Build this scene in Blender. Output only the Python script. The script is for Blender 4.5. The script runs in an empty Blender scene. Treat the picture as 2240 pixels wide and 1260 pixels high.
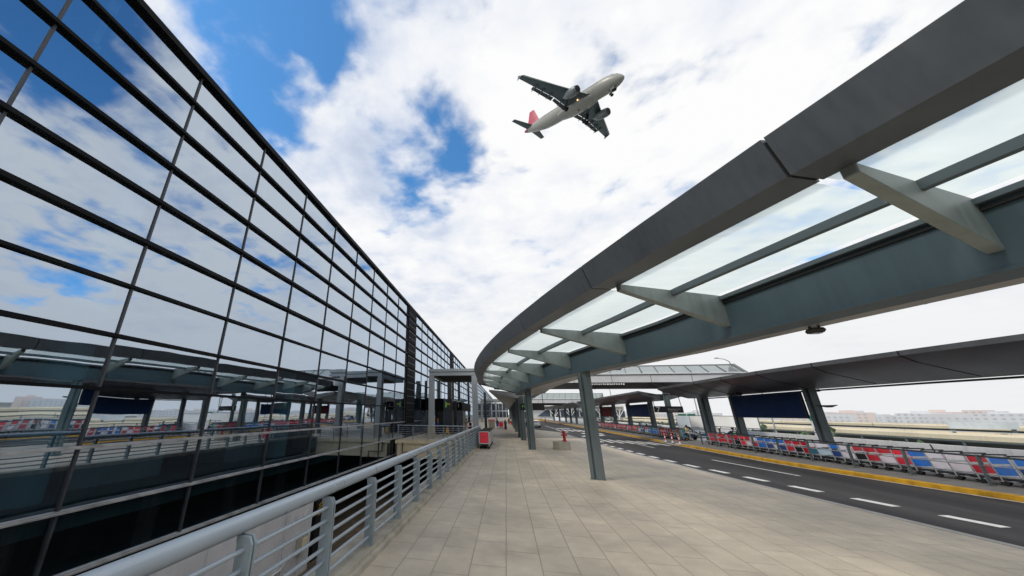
import bpy, bmesh, math, random
from mathutils import Vector, Matrix
random.seed(7)
SC = bpy.context.scene
C = SC.collection
PI = math.pi
R = math.radians
S = 0.88          # people, cars and trolleys are built in metres and set at the scale of the place

# ------------------------------------------------------------------ helpers
class MB:
    def __init__(s): s.v = []; s.f = []
    def add(s, vs, fs):
        o = len(s.v); s.v += [tuple(p) for p in vs]; s.f += [tuple(i + o for i in f) for f in fs]; return s
    def box(s, x0, x1, y0, y1, z0, z1):
        return s.add([(x0,y0,z0),(x1,y0,z0),(x1,y1,z0),(x0,y1,z0),(x0,y0,z1),(x1,y0,z1),(x1,y1,z1),(x0,y1,z1)],
                     [(0,3,2,1),(4,5,6,7),(0,1,5,4),(1,2,6,5),(2,3,7,6),(3,0,4,7)])
    def quad(s, a, b, c, d): return s.add([a,b,c,d], [(0,1,2,3)])
    def loft(s, rings, caps=True, closed=True):
        n = len(rings[0]); vs = [p for r in rings for p in r]; fs = []
        for i in range(len(rings)-1):
            for j in range(n if closed else n-1):
                k = (j+1) % n
                fs.append((i*n+j, i*n+k, (i+1)*n+k, (i+1)*n+j))
        if caps:
            fs.append(tuple(reversed(range(n)))); fs.append(tuple((len(rings)-1)*n+j for j in range(n)))
        return s.add(vs, fs)
    def bar(s, a, b, w, h, up=(0,0,1)):           # rectangular bar from a to b, w across, h along up
        a = Vector(a); b = Vector(b); d = (b-a).normalized(); u = Vector(up)
        r = d.cross(u)
        if r.length < 1e-5: r = d.cross(Vector((1,0,0)))
        r.normalize(); u = r.cross(d).normalized()
        q = lambda p: [p - r*w/2 - u*h/2, p + r*w/2 - u*h/2, p + r*w/2 + u*h/2, p - r*w/2 + u*h/2]
        return s.loft([q(a), q(b)])
    def tube(s, pts, r, n=10, caps=True):
        pts = [Vector(p) for p in pts]; rings = []
        rr = r if isinstance(r, (list, tuple)) else [r]*len(pts)
        d0 = (pts[1]-pts[0]).normalized()
        u = d0.cross(Vector((0,0,1)))
        if u.length < 1e-4: u = d0.cross(Vector((1,0,0)))
        u.normalize()
        for i, p in enumerate(pts):
            if i == 0: d = pts[1]-pts[0]
            elif i == len(pts)-1: d = pts[-1]-pts[-2]
            else: d = (pts[i+1]-p).normalized() + (p-pts[i-1]).normalized()
            d.normalize(); u = (u - d*u.dot(d)).normalized(); w = d.cross(u)
            rings.append([p + (u*math.cos(2*PI*k/n) + w*math.sin(2*PI*k/n))*rr[i] for k in range(n)])
        return s.loft(rings, caps)
    def lathe(s, prof, c, ax=(0,0,1), n=16):       # prof: (radius, height along ax)
        ax = Vector(ax).normalized(); u = ax.orthogonal().normalized(); w = ax.cross(u); c = Vector(c)
        return s.loft([[c + ax*h + (u*math.cos(2*PI*k/n) + w*math.sin(2*PI*k/n))*max(r,1e-4) for k in range(n)] for r, h in prof])
    def ell(s, c, rx, ry, rz, n=12, m=8):
        rings = []
        for i in range(m+1):
            t = -PI/2 + PI*i/m; cc = max(math.cos(t), 1e-3)
            rings.append([(c[0]+rx*cc*math.cos(2*PI*k/n), c[1]+ry*cc*math.sin(2*PI*k/n), c[2]+rz*math.sin(t)) for k in range(n)])
        return s.loft(rings)
    def poly(s, pts, z0, z1):                      # vertical prism over a plan outline
        n = len(pts)
        return s.loft([[(x,y,z0) for x,y in pts], [(x,y,z1) for x,y in pts]])
    def strip(s, L, Rr):                           # sheet between two 3-D polylines
        n = len(L); return s.add(list(L)+list(Rr), [(i, n+i, n+i+1, i+1) for i in range(n-1)])
    def xf(s, M):
        s.v = [tuple(M @ Vector(p)) for p in s.v]; return s
    def merge(s, o): return s.add(o.v, o.f)

def build(name, mb, mat, parent=None, smooth=False, bevel=0, label=None, local=False, autos=None):
    me = bpy.data.meshes.new(name)
    vs = mb.v
    if parent is not None and not local:
        r = parent
        while r.parent is not None: r = r.parent
        M = Matrix.LocRotScale(r.location, r.rotation_euler, r.scale).inverted()
        vs = [tuple(M @ Vector(p)) for p in vs]
    me.from_pydata(vs, [], mb.f); me.update()
    bm = bmesh.new(); bm.from_mesh(me); bmesh.ops.recalc_face_normals(bm, faces=bm.faces)
    if bevel: bmesh.ops.bevel(bm, geom=[e for e in bm.edges], offset=bevel, segments=1, affect='EDGES', clamp_overlap=True)
    if autos:
        bm.normal_update()
        for f in bm.faces: f.smooth = True
        for e in bm.edges:
            if len(e.link_faces) == 2 and e.calc_face_angle(0) > R(autos): e.smooth = False
    bm.to_mesh(me); bm.free()
    if smooth:
        for p in me.polygons: p.use_smooth = True
    me.materials.append(mat)
    o = bpy.data.objects.new(name, me); C.objects.link(o)
    if parent is not None: o.parent = parent
    if label: o['label'] = label
    return o

def thing(name, label, cat, loc=(0,0,0), rz=0, group=None):
    o = bpy.data.objects.new(name, None); C.objects.link(o); o.empty_display_size = .3
    o.location = loc; o.rotation_euler = (0,0,rz); o['label'] = label; o['category'] = cat
    if group: o['group'] = group
    return o
def tag(o, label, cat, group=None):
    o['label'] = label; o['category'] = cat
    if group: o['group'] = group
    return o
def struct(name, mb, mat, **k):
    o = build(name, mb, mat, **k); o['kind'] = 'structure'; return o
def dup(o, parent=None):
    c = o.copy(); C.objects.link(c)
    if parent is not None: c.parent = parent
    for ch in list(o.children):
        if ch.name in bpy.data.objects: dup(ch, c)
    return c
def put(o, loc, rz=0, label=None, group=None):
    o.location = loc; o.rotation_euler = (0,0,rz)
    if label: o['label'] = label
    if group: o['group'] = group
    return o

# ------------------------------------------------------------------ materials
def newmat(name):
    m = bpy.data.materials.new(name); m.use_nodes = True; nt = m.node_tree; nt.nodes.clear()
    out = nt.nodes.new('ShaderNodeOutputMaterial'); return m, nt, out
def N(nt, t, **kw):
    n = nt.nodes.new(t)
    for k, v in kw.items(): setattr(n, k, v)
    return n
def L(nt, a, b): nt.links.new(a, b)
def ramp(nt, src, stops):
    r = N(nt, 'ShaderNodeValToRGB'); e = r.color_ramp.elements
    e[0].position, e[0].color = stops[0][0], (*stops[0][1], 1); e[1].position, e[1].color = stops[-1][0], (*stops[-1][1], 1)
    for p, c in stops[1:-1]:
        x = e.new(p); x.color = (*c, 1)
    L(nt, src, r.inputs[0]); return r.outputs[0]
def g3(v): return (v, v, v)
def math_(nt, op, a, b=None, c=None, clamp=False):
    n = N(nt, 'ShaderNodeMath', operation=op); n.use_clamp = clamp
    for i, x in enumerate((a, b, c)):
        if x is None: continue
        if isinstance(x, (int, float)): n.inputs[i].default_value = x
        else: L(nt, x, n.inputs[i])
    return n.outputs[0]
def paint(name, col, rough=.5, metal=0., var=.18, scale=1.5, bump=0., streak=0., spec=.5, fine=0.):
    m, nt, out = newmat(name); b = N(nt, 'ShaderNodeBsdfPrincipled')
    tc = N(nt, 'ShaderNodeTexCoord'); pos = N(nt, 'ShaderNodeNewGeometry').outputs['Position']
    n = N(nt, 'ShaderNodeTexNoise'); n.inputs['Scale'].default_value = scale; n.inputs['Detail'].default_value = 6; L(nt, pos, n.inputs['Vector'])
    v = n.outputs['Fac']
    if streak:
        mp = N(nt, 'ShaderNodeMapping'); mp.inputs['Scale'].default_value = (6, 6, .35); L(nt, pos, mp.inputs['Vector'])
        n2 = N(nt, 'ShaderNodeTexNoise'); n2.inputs['Scale'].default_value = 1.5; n2.inputs['Detail'].default_value = 5; L(nt, mp.outputs[0], n2.inputs['Vector'])
        v = math_(nt, 'ADD', math_(nt, 'MULTIPLY', v, 1-streak), math_(nt, 'MULTIPLY', n2.outputs['Fac'], streak))
    if fine:
        n3 = N(nt, 'ShaderNodeTexNoise'); n3.inputs['Scale'].default_value = 60; n3.inputs['Detail'].default_value = 3; L(nt, pos, n3.inputs['Vector'])
        v = math_(nt, 'ADD', math_(nt, 'MULTIPLY', v, 1-fine), math_(nt, 'MULTIPLY', n3.outputs['Fac'], fine))
    lo = tuple(c*(1-var*1.6) for c in col); hi = tuple(min(c*(1+var*1.2), .95) for c in col)
    L(nt, ramp(nt, v, [(.3, lo), (.5, col), (.72, hi)]), b.inputs['Base Color'])
    rr = N(nt, 'ShaderNodeMapRange'); rr.inputs['From Min'].default_value = .3; rr.inputs['From Max'].default_value = .7
    rr.inputs['To Min'].default_value = max(rough-.1, .03); rr.inputs['To Max'].default_value = min(rough+.12, 1); L(nt, v, rr.inputs['Value'])
    L(nt, rr.outputs[0], b.inputs['Roughness'])
    b.inputs['Metallic'].default_value = metal; b.inputs['Specular IOR Level'].default_value = spec
    if bump:
        bp = N(nt, 'ShaderNodeBump'); bp.inputs['Strength'].default_value = bump; bp.inputs['Distance'].default_value = .02
        L(nt, n.outputs['Fac'], bp.inputs['Height']); L(nt, bp.outputs[0], b.inputs['Normal'])
    L(nt, b.outputs[0], out.inputs[0]); return m

M = {}
def P(k, *a, **kw): M[k] = paint(k, *a, **kw)
P('rail_paint', (.36,.42,.48), .30, .25, var=.06, scale=1.2)
P('post_paint', (.27,.33,.365), .42, .1, var=.16, scale=2.5, streak=.4)
P('fascia', (.135,.152,.170), .38, .4, var=.14, scale=.7, streak=.35)
P('girder', (.08,.12,.145), .42, .1, var=.14, scale=.8, streak=.35)
P('rib', (.25,.29,.285), .48, .05, var=.2, scale=1.2, streak=.3)
P('purlin', (.11,.14,.155), .45, .1, var=.1)
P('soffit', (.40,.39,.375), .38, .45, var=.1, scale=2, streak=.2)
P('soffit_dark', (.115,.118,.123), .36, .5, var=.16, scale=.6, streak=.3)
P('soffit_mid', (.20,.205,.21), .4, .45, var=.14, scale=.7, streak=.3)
P('seam', (.008,.008,.009), .7, 0, var=.1)
P('column', (.115,.145,.155), .45, .15, var=.18, scale=1.2, streak=.5)
P('column_dark', (.05,.06,.065), .5, .1, var=.2, scale=1.2, streak=.5)
P('portal', (.36,.39,.41), .42, .3, var=.1, scale=1, streak=.4)
P('portal_dark', (.10,.105,.11), .5, .2, var=.15)
P('transom', (.006,.0065,.008), .55, 0, var=.06, scale=1, spec=.12)
P('mullion', (.052,.057,.066), .45, .2, var=.2, scale=2, streak=.3)
P('sill', (.42,.42,.42), .4, .5, var=.2, scale=2)
P('dark_panel', (.010,.011,.014), .8, .0, var=.2, streak=.3, spec=.1)
P('concrete', (.33,.32,.30), .85, 0, var=.2, scale=2.5, bump=.2, streak=.3, fine=.3)
P('curb', (.40,.37,.31), .85, 0, var=.3, scale=2.2, bump=.25, fine=.35)
P('slab_side', (.12,.125,.13), .8, 0, var=.25, scale=1.2, streak=.5)
P('service_wall', (.72,.71,.72), .8, 0, var=.1, scale=1.2, streak=.25)
P('beige', (.85,.72,.50), .85, 0, var=.18, scale=1.2, streak=.5)
P('lower_ground', (.12,.09,.06), .7, 0, var=.4, scale=.8)
P('black', (.006,.006,.007), .8, 0, var=.1)
P('black_gloss', (.010,.010,.012), .25, 0, var=.1)
P('rubber', (.012,.012,.013), .85, 0, var=.2)
P('white_paint', (.72,.73,.72), .4, 0, var=.06)
P('off_white', (.62,.63,.65), .6, 0, var=.08, scale=.6)
P('car_white', (.78,.79,.80), .18, 0, var=.03)
P('car_silver', (.42,.44,.47), .22, .6, var=.03)
P('car_black', (.012,.012,.014), .15, 0, var=.03)
P('chrome', (.6,.6,.6), .18, .9, var=.05)
P('steel', (.42,.43,.44), .35, .7, var=.15, scale=4)
P('cart_black', (.018,.018,.02), .5, .1, var=.2)
P('cart_red', (.56,.010,.028), .4, 0, var=.14, scale=2.5)
P('cart_bright', (.88,.025,.055), .38, 0, var=.06, scale=2.5)
P('cart_blue', (.008,.17,.66), .4, 0, var=.14, scale=2.5)
P('cart_navy', (.012,.05,.22), .4, 0, var=.14)
P('cart_white', (.80,.78,.88), .4, 0, var=.05)
P('cart_pale', (.50,.66,.80), .4, 0, var=.06)
P('cart_green', (.10,.30,.26), .4, 0, var=.1)
P('cart_teal', (.03,.17,.28), .4, 0, var=.1)
P('navy_board', (.010,.034,.115), .6, 0, var=.06, scale=1, spec=.15)
P('red_board', (.14,.008,.012), .6, 0, var=.06, scale=1, spec=.15)
P('pale_board', (.55,.62,.68), .5, 0, var=.05)
P('white_board', (.90,.90,.89), .5, 0, var=.03)
P('sign_black', (.011,.011,.014), .45, 0, var=.1)
P('sign_green', (.0,.16,.10), .5, 0, var=.08)
P('yellow', (.46,.25,.010), .6, 0, var=.38, scale=2.5, fine=.4)
P('yellow_sign', (.80,.45,.01), .45, 0, var=.05)
P('red_paint', (.45,.008,.018), .35, 0, var=.15, scale=6)
P('reflector_red', (.65,.01,.02), .4, 0, var=.05)
P('lamp_body', (.06,.06,.06), .5, .3, var=.2, scale=8)
P('hazy_block', (.60,.62,.66), .9, 0, var=.06, scale=.05)  # distance haze is put into the pale colours of the hazy materials
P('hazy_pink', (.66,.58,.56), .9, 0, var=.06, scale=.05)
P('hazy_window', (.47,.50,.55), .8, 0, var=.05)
P('highway', (.70,.63,.48), .85, 0, var=.14, scale=.15, streak=.35)
P('highway_under_shade', (.13,.135,.14), .9, 0, var=.1, scale=.2)  # underside shade is put into this darker copy of the highway concrete
P('shrub', (.10,.15,.085), .9, 0, var=.5, scale=.8)
P('ground', (.17,.185,.165), .95, 0, var=.12, scale=.01)
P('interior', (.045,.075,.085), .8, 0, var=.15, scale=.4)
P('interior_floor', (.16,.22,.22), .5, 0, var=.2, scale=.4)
P('teal_column', (.35,.60,.66), .5, 0, var=.08, scale=.5)
P('interior_steel', (.45,.50,.52), .5, 0, var=.08)
P('roofing', (.18,.185,.19), .8, 0, var=.1)
P('terminal_white', (.70,.71,.72), .7, 0, var=.05, scale=.2)
P('terminal_glass', (.05,.07,.10), .2, 0, var=.3, scale=.4)
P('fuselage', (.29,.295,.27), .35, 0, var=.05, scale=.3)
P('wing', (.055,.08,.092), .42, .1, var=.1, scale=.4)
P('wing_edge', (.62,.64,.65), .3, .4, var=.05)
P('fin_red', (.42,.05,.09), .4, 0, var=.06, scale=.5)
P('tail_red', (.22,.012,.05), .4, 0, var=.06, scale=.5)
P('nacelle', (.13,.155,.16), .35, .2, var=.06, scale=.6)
P('gear', (.045,.055,.06), .5, .3, var=.1)
P('skin', (.50,.30,.20), .6, 0, var=.06, scale=8)
P('hair', (.012,.010,.010), .5, 0, var=.2, scale=20)
def cloth(k, c): P(k, c, .85, 0, var=.12, scale=9)
cloth('c_black', (.012,.011,.013)); cloth('c_dark', (.03,.018,.018)); cloth('c_blue', (.01,.06,.42)); cloth('c_orange', (.75,.2,.02))
cloth('c_yellow', (.62,.55,.22)); cloth('c_white', (.72,.72,.72)); cloth('c_tan', (.52,.36,.2)); cloth('c_pink', (.65,.25,.25))
cloth('c_navy', (.015,.02,.06)); cloth('c_lime', (.45,.70,.28)); cloth('c_red', (.6,.03,.05)); cloth('c_grey', (.3,.29,.27)); cloth('c_cap', (.02,.03,.05))

def emis(name, col, st):
    m, nt, out = newmat(name); e = N(nt, 'ShaderNodeEmission'); e.inputs[0].default_value = (*col, 1); e.inputs[1].default_value = st
    L(nt, e.outputs[0], out.inputs[0]); M[name] = m
emis('lit_green', (.20,.62,.15), .32); emis('lit_yellow', (.55,.42,.08), .3); emis('lit_warm', (1,.55,.25), 3.); emis('lit_white', (.9,.92,.9), .9)
P('letter_white', (.75,.75,.75), .5, 0, var=.03)

def striped():
    m, nt, out = newmat('c_striped'); b = N(nt, 'ShaderNodeBsdfPrincipled')
    pos = N(nt, 'ShaderNodeTexCoord').outputs['Object']
    w = N(nt, 'ShaderNodeTexWave', wave_type='BANDS', bands_direction='Z'); w.inputs['Scale'].default_value = 2.6; w.inputs['Distortion'].default_value = 3
    w.inputs['Detail'].default_value = 1; L(nt, pos, w.inputs['Vector'])
    L(nt, ramp(nt, w.outputs['Fac'], [(.45, (.75,.70,.68)), (.55, (.28,.04,.06))]), b.inputs['Base Color']); b.inputs['Roughness'].default_value = .8
    L(nt, b.outputs[0], out.inputs[0]); M['c_striped'] = m
striped()
def bollard_mat():
    m, nt, out = newmat('bollard_bands'); b = N(nt, 'ShaderNodeBsdfPrincipled')
    z = N(nt, 'ShaderNodeSeparateXYZ'); L(nt, N(nt, 'ShaderNodeTexCoord').outputs['Object'], z.inputs[0])
    v = math_(nt, 'FRACT', math_(nt, 'MULTIPLY', z.outputs[2], 2.9))
    r = N(nt, 'ShaderNodeValToRGB'); r.color_ramp.interpolation = 'CONSTANT'; e = r.color_ramp.elements
    e[0].color = (.72,.72,.72,1); e[1].position = .5; e[1].color = (.65,.015,.02,1)
    L(nt, v, r.inputs[0]); L(nt, r.outputs[0], b.inputs['Base Color']); b.inputs['Roughness'].default_value = .45
    L(nt, b.outputs[0], out.inputs[0]); M['bollard_bands'] = m
bollard_mat()

def facade_glass():
    m, nt, out = newmat('facade_glass')
    geo = N(nt, 'ShaderNodeNewGeometry'); pos = geo.outputs['Position']
    n = N(nt, 'ShaderNodeTexNoise'); n.inputs['Scale'].default_value = .55; n.inputs['Detail'].default_value = 1.5; L(nt, pos, n.inputs['Vector'])
    bp = N(nt, 'ShaderNodeBump'); bp.inputs['Strength'].default_value = .09; bp.inputs['Distance'].default_value = .05
    L(nt, n.outputs['Fac'], bp.inputs['Height'])
    gl = N(nt, 'ShaderNodeBsdfGlossy'); gl.inputs['Roughness'].default_value = .012; gl.inputs['Color'].default_value = (.755,.865,1,1); L(nt, bp.outputs[0], gl.inputs['Normal'])
    tr = N(nt, 'ShaderNodeBsdfTransparent'); tr.inputs['Color'].default_value = (.46,.66,.74,1)
    df = N(nt, 'ShaderNodeBsdfDiffuse'); df.inputs['Color'].default_value = (.05,.06,.065,1)
    dirt = N(nt, 'ShaderNodeTexNoise'); dirt.inputs['Scale'].default_value = 1.3; dirt.inputs['Detail'].default_value = 7; L(nt, pos, dirt.inputs['Vector'])
    df_f = math_(nt, 'MULTIPLY', dirt.outputs['Fac'], .10)
    mx0 = N(nt, 'ShaderNodeMixShader'); L(nt, df_f, mx0.inputs[0]); L(nt, tr.outputs[0], mx0.inputs[1]); L(nt, df.outputs[0], mx0.inputs[2])
    lw = N(nt, 'ShaderNodeLayerWeight'); lw.inputs['Blend'].default_value = .5
    f = math_(nt, 'ADD', math_(nt, 'MULTIPLY', math_(nt, 'POWER', lw.outputs['Facing'], 4), .40), .58, clamp=True)
    mx = N(nt, 'ShaderNodeMixShader'); L(nt, f, mx.inputs[0]); L(nt, mx0.outputs[0], mx.inputs[1]); L(nt, gl.outputs[0], mx.inputs[2])
    L(nt, mx.outputs[0], out.inputs[0]); M['facade_glass'] = m
facade_glass()
def roof_glass():
    m, nt, out = newmat('roof_glass')
    pos = N(nt, 'ShaderNodeNewGeometry').outputs['Position']
    mp = N(nt, 'ShaderNodeMapping'); mp.inputs['Scale'].default_value = (.8, 3.5, 1); mp.inputs['Rotation'].default_value = (0,0,.5); L(nt, pos, mp.inputs['Vector'])
    n = N(nt, 'ShaderNodeTexNoise'); n.inputs['Scale'].default_value = 1.6; n.inputs['Detail'].default_value = 8; L(nt, mp.outputs[0], n.inputs['Vector'])
    tr = N(nt, 'ShaderNodeBsdfTransparent'); L(nt, ramp(nt, n.outputs['Fac'], [(.3, (.66,.76,.75)), (.7, (.84,.92,.91))]), tr.inputs[0])
    tl = N(nt, 'ShaderNodeBsdfTranslucent'); tl.inputs[0].default_value = (.84,.90,.885,1)
    mx = N(nt, 'ShaderNodeMixShader'); mx.inputs[0].default_value = .52; L(nt, tr.outputs[0], mx.inputs[1]); L(nt, tl.outputs[0], mx.inputs[2])
    gl = N(nt, 'ShaderNodeBsdfGlossy'); gl.inputs['Roughness'].default_value = .08
    lw = N(nt, 'ShaderNodeLayerWeight'); lw.inputs['Blend'].default_value = .5
    fr5 = math_(nt, 'ADD', math_(nt, 'MULTIPLY', math_(nt, 'POWER', lw.outputs['Facing'], 5), .6), .03)
    m2 = N(nt, 'ShaderNodeMixShader'); L(nt, fr5, m2.inputs[0]); L(nt, mx.outputs[0], m2.inputs[1]); L(nt, gl.outputs[0], m2.inputs[2])
    L(nt, m2.outputs[0], out.inputs[0]); M['roof_glass'] = m
roof_glass()
P('car_glass', (.015,.03,.045), .06, 0, var=.05, spec=.9)
P('car_glass_blue', (.06,.16,.26), .08, 0, var=.1, spec=.9)
P('headlight', (.55,.58,.62), .1, .2, var=.05)
P('taillight', (.35,.01,.01), .2, 0, var=.05)

def granite():
    m, nt, out = newmat('granite_paving'); b = N(nt, 'ShaderNodeBsdfPrincipled')
    pos = N(nt, 'ShaderNodeNewGeometry').outputs['Position']
    sp = N(nt, 'ShaderNodeSeparateXYZ'); L(nt, pos, sp.inputs[0])
    cb = N(nt, 'ShaderNodeCombineXYZ'); L(nt, sp.outputs[1], cb.inputs[0]); L(nt, math_(nt, 'ADD', sp.outputs[0], .155), cb.inputs[1])
    br = N(nt, 'ShaderNodeTexBrick'); br.offset = .37; br.offset_frequency = 2
    for k, v in (('Scale', 1), ('Mortar Size', .0045), ('Mortar Smooth', .25), ('Bias', 0), ('Brick Width', 1.17), ('Row Height', .586)): br.inputs[k].default_value = v
    br.inputs['Color1'].default_value = (.36,.36,.36,1); br.inputs['Color2'].default_value = (.64,.64,.64,1); br.inputs['Mortar'].default_value = (.5,.5,.5,1)
    L(nt, cb.outputs[0], br.inputs['Vector'])
    tone = N(nt, 'ShaderNodeSeparateColor'); L(nt, br.outputs['Color'], tone.inputs[0])
    sn = N(nt, 'ShaderNodeTexNoise'); sn.inputs['Scale'].default_value = 75; sn.inputs['Detail'].default_value = 4; sn.inputs['Roughness'].default_value = .75; L(nt, pos, sn.inputs['Vector'])
    st = N(nt, 'ShaderNodeTexNoise'); st.inputs['Scale'].default_value = .55; st.inputs['Detail'].default_value = 9; st.inputs['Roughness'].default_value = .62; L(nt, pos, st.inputs['Vector'])
    st2 = N(nt, 'ShaderNodeTexNoise'); st2.inputs['Scale'].default_value = 3.1; st2.inputs['Detail'].default_value = 6; L(nt, pos, st2.inputs['Vector'])
    col = ramp(nt, sn.outputs['Fac'], [(.30, (.18,.15,.118)), (.43, (.455,.392,.308)), (.60, (.56,.49,.395)), (.74, (.69,.62,.525))])
    def mul(c, f, lo, hi):
        mr = N(nt, 'ShaderNodeMapRange'); mr.inputs['From Min'].default_value = .3; mr.inputs['From Max'].default_value = .7
        mr.inputs['To Min'].default_value = lo; mr.inputs['To Max'].default_value = hi; L(nt, f, mr.inputs['Value'])
        mx = N(nt, 'ShaderNodeVectorMath', operation='SCALE'); L(nt, c, mx.inputs[0]); L(nt, mr.outputs[0], mx.inputs['Scale']); return mx.outputs[0]
    col = mul(col, tone.outputs[0], .945, 1.05); col = mul(col, st.outputs['Fac'], .68, 1.14); col = mul(col, st2.outputs['Fac'], .92, 1.06)
    vo = N(nt, 'ShaderNodeTexVoronoi'); vo.inputs['Scale'].default_value = 1.1; vo.inputs['Randomness'].default_value = 1; L(nt, pos, vo.inputs['Vector'])
    vs_ = N(nt, 'ShaderNodeSeparateColor'); L(nt, vo.outputs['Color'], vs_.inputs[0])
    rad_ = math_(nt, 'MULTIPLY', math_(nt, 'GREATER_THAN', vs_.outputs[0], .55), math_(nt, 'ADD', math_(nt, 'MULTIPLY', vs_.outputs[1], .04), .016))
    spot = math_(nt, 'LESS_THAN', vo.outputs['Distance'], rad_)
    dk = N(nt, 'ShaderNodeVectorMath', operation='SCALE'); L(nt, col, dk.inputs[0]); L(nt, math_(nt, 'SUBTRACT', 1, math_(nt, 'MULTIPLY', spot, .45)), dk.inputs['Scale']); col = dk.outputs[0]
    jd = N(nt, 'ShaderNodeTexBrick'); jd.offset = .37; jd.offset_frequency = 2
    for k, v in (('Scale', 1), ('Mortar Size', .035), ('Mortar Smooth', 1.), ('Bias', 0), ('Brick Width', 1.17), ('Row Height', .586)): jd.inputs[k].default_value = v
    L(nt, cb.outputs[0], jd.inputs['Vector'])
    gr = N(nt, 'ShaderNodeVectorMath', operation='SCALE'); L(nt, col, gr.inputs[0]); L(nt, math_(nt, 'SUBTRACT', 1, math_(nt, 'MULTIPLY', math_(nt, 'MULTIPLY', jd.outputs['Fac'], st2.outputs['Fac']), .20)), gr.inputs['Scale']); col = gr.outputs[0]
    mx = N(nt, 'ShaderNodeMix', data_type='RGBA'); L(nt, br.outputs['Fac'], mx.inputs['Factor']); L(nt, col, mx.inputs['A']); mx.inputs['B'].default_value = (.17,.15,.125,1)
    L(nt, mx.outputs['Result'], b.inputs['Base Color'])
    rr = N(nt, 'ShaderNodeMapRange'); rr.inputs['From Min'].default_value = .3; rr.inputs['From Max'].default_value = .7; rr.inputs['To Min'].default_value = .48; rr.inputs['To Max'].default_value = .75
    L(nt, st.outputs['Fac'], rr.inputs['Value']); L(nt, rr.outputs[0], b.inputs['Roughness'])
    bp = N(nt, 'ShaderNodeBump', invert=True); bp.inputs['Strength'].default_value = .5; bp.inputs['Distance'].default_value = .006; L(nt, br.outputs['Fac'], bp.inputs['Height'])
    b2 = N(nt, 'ShaderNodeBump'); b2.inputs['Strength'].default_value = .15; b2.inputs['Distance'].default_value = .004; L(nt, sn.outputs['Fac'], b2.inputs['Height']); L(nt, bp.outputs[0], b2.inputs['Normal'])
    L(nt, b2.outputs[0], b.inputs['Normal']); L(nt, b.outputs[0], out.inputs[0]); M['granite'] = m
granite()
def asphalt():
    m, nt, out = newmat('asphalt'); b = N(nt, 'ShaderNodeBsdfPrincipled')
    pos = N(nt, 'ShaderNodeNewGeometry').outputs['Position']
    f = N(nt, 'ShaderNodeTexNoise'); f.inputs['Scale'].default_value = 90; f.inputs['Detail'].default_value = 3; L(nt, pos, f.inputs['Vector'])
    mp = N(nt, 'ShaderNodeMapping'); mp.inputs['Scale'].default_value = (1.1, .09, 1); L(nt, pos, mp.inputs['Vector'])
    w = N(nt, 'ShaderNodeTexNoise'); w.inputs['Scale'].default_value = 1; w.inputs['Detail'].default_value = 7; L(nt, mp.outputs[0], w.inputs['Vector'])
    v = math_(nt, 'ADD', math_(nt, 'MULTIPLY', f.outputs['Fac'], .4), math_(nt, 'MULTIPLY', w.outputs['Fac'], .6))
    L(nt, ramp(nt, v, [(.36, (.011,.011,.013)), (.5, (.026,.025,.027)), (.64, (.052,.050,.050))]), b.inputs['Base Color'])
    b.inputs['Roughness'].default_value = .72; b.inputs['Specular IOR Level'].default_value = .3
    bp = N(nt, 'ShaderNodeBump'); bp.inputs['Strength'].default_value = .35; bp.inputs['Distance'].default_value = .008; L(nt, f.outputs['Fac'], bp.inputs['Height'])
    L(nt, bp.outputs[0], b.inputs['Normal']); L(nt, b.outputs[0], out.inputs[0]); M['asphalt'] = m
asphalt()
def roadpaint():
    m, nt, out = newmat('road_paint'); b = N(nt, 'ShaderNodeBsdfPrincipled')
    pos = N(nt, 'ShaderNodeNewGeometry').outputs['Position']
    f = N(nt, 'ShaderNodeTexNoise'); f.inputs['Scale'].default_value = 9; f.inputs['Detail'].default_value = 9; f.inputs['Roughness'].default_value = .7; L(nt, pos, f.inputs['Vector'])
    L(nt, ramp(nt, f.outputs['Fac'], [(.3, (.18,.18,.18)), (.42, (.55,.55,.54)), (.7, (.72,.72,.71))]), b.inputs['Base Color']); b.inputs['Roughness'].default_value = .6
    L(nt, b.outputs[0], out.inputs[0]); M['road_paint'] = m
roadpaint()

# ------------------------------------------------------------------ camera, sun, sky
cam = bpy.data.cameras.new('camera'); co = bpy.data.objects.new('camera', cam); C.objects.link(co); SC.camera = co
cam.sensor_fit = 'HORIZONTAL'; cam.sensor_width = 36; cam.lens = 743/2240*36; cam.shift_x = 175/2240; cam.clip_start = .1; cam.clip_end = 6000
PITCH, YAW, ROLL = math.atan(273.6/743), R(11.75), R(.55)
co.matrix_world = Matrix.Translation((0,0,2.4)) @ Matrix.Rotation(YAW, 4, 'Z') @ Matrix.Rotation(PI/2+PITCH, 4, 'X') @ Matrix.Rotation(ROLL, 4, 'Z')
SUN_EL, SUN_AZ = R(47), R(236)       # azimuth clockwise from +Y: the sun stands behind the terminal, to the left of the camera
sd = bpy.data.lights.new('sun', 'SUN'); so = bpy.data.objects.new('sun', sd); C.objects.link(so)
sd.energy = 2.0; sd.angle = R(14); sd.color = (1, .93, .82); so.location = (-60, -40, 80)
dsun = Vector((math.sin(SUN_AZ)*math.cos(SUN_EL), math.cos(SUN_AZ)*math.cos(SUN_EL), math.sin(SUN_EL)))
so.rotation_euler = (-dsun).to_track_quat('-Z', 'Y').to_euler()
W = bpy.data.worlds.new('World'); SC.world = W; W.use_nodes = True
SKY_BLUE = 0.115
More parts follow.
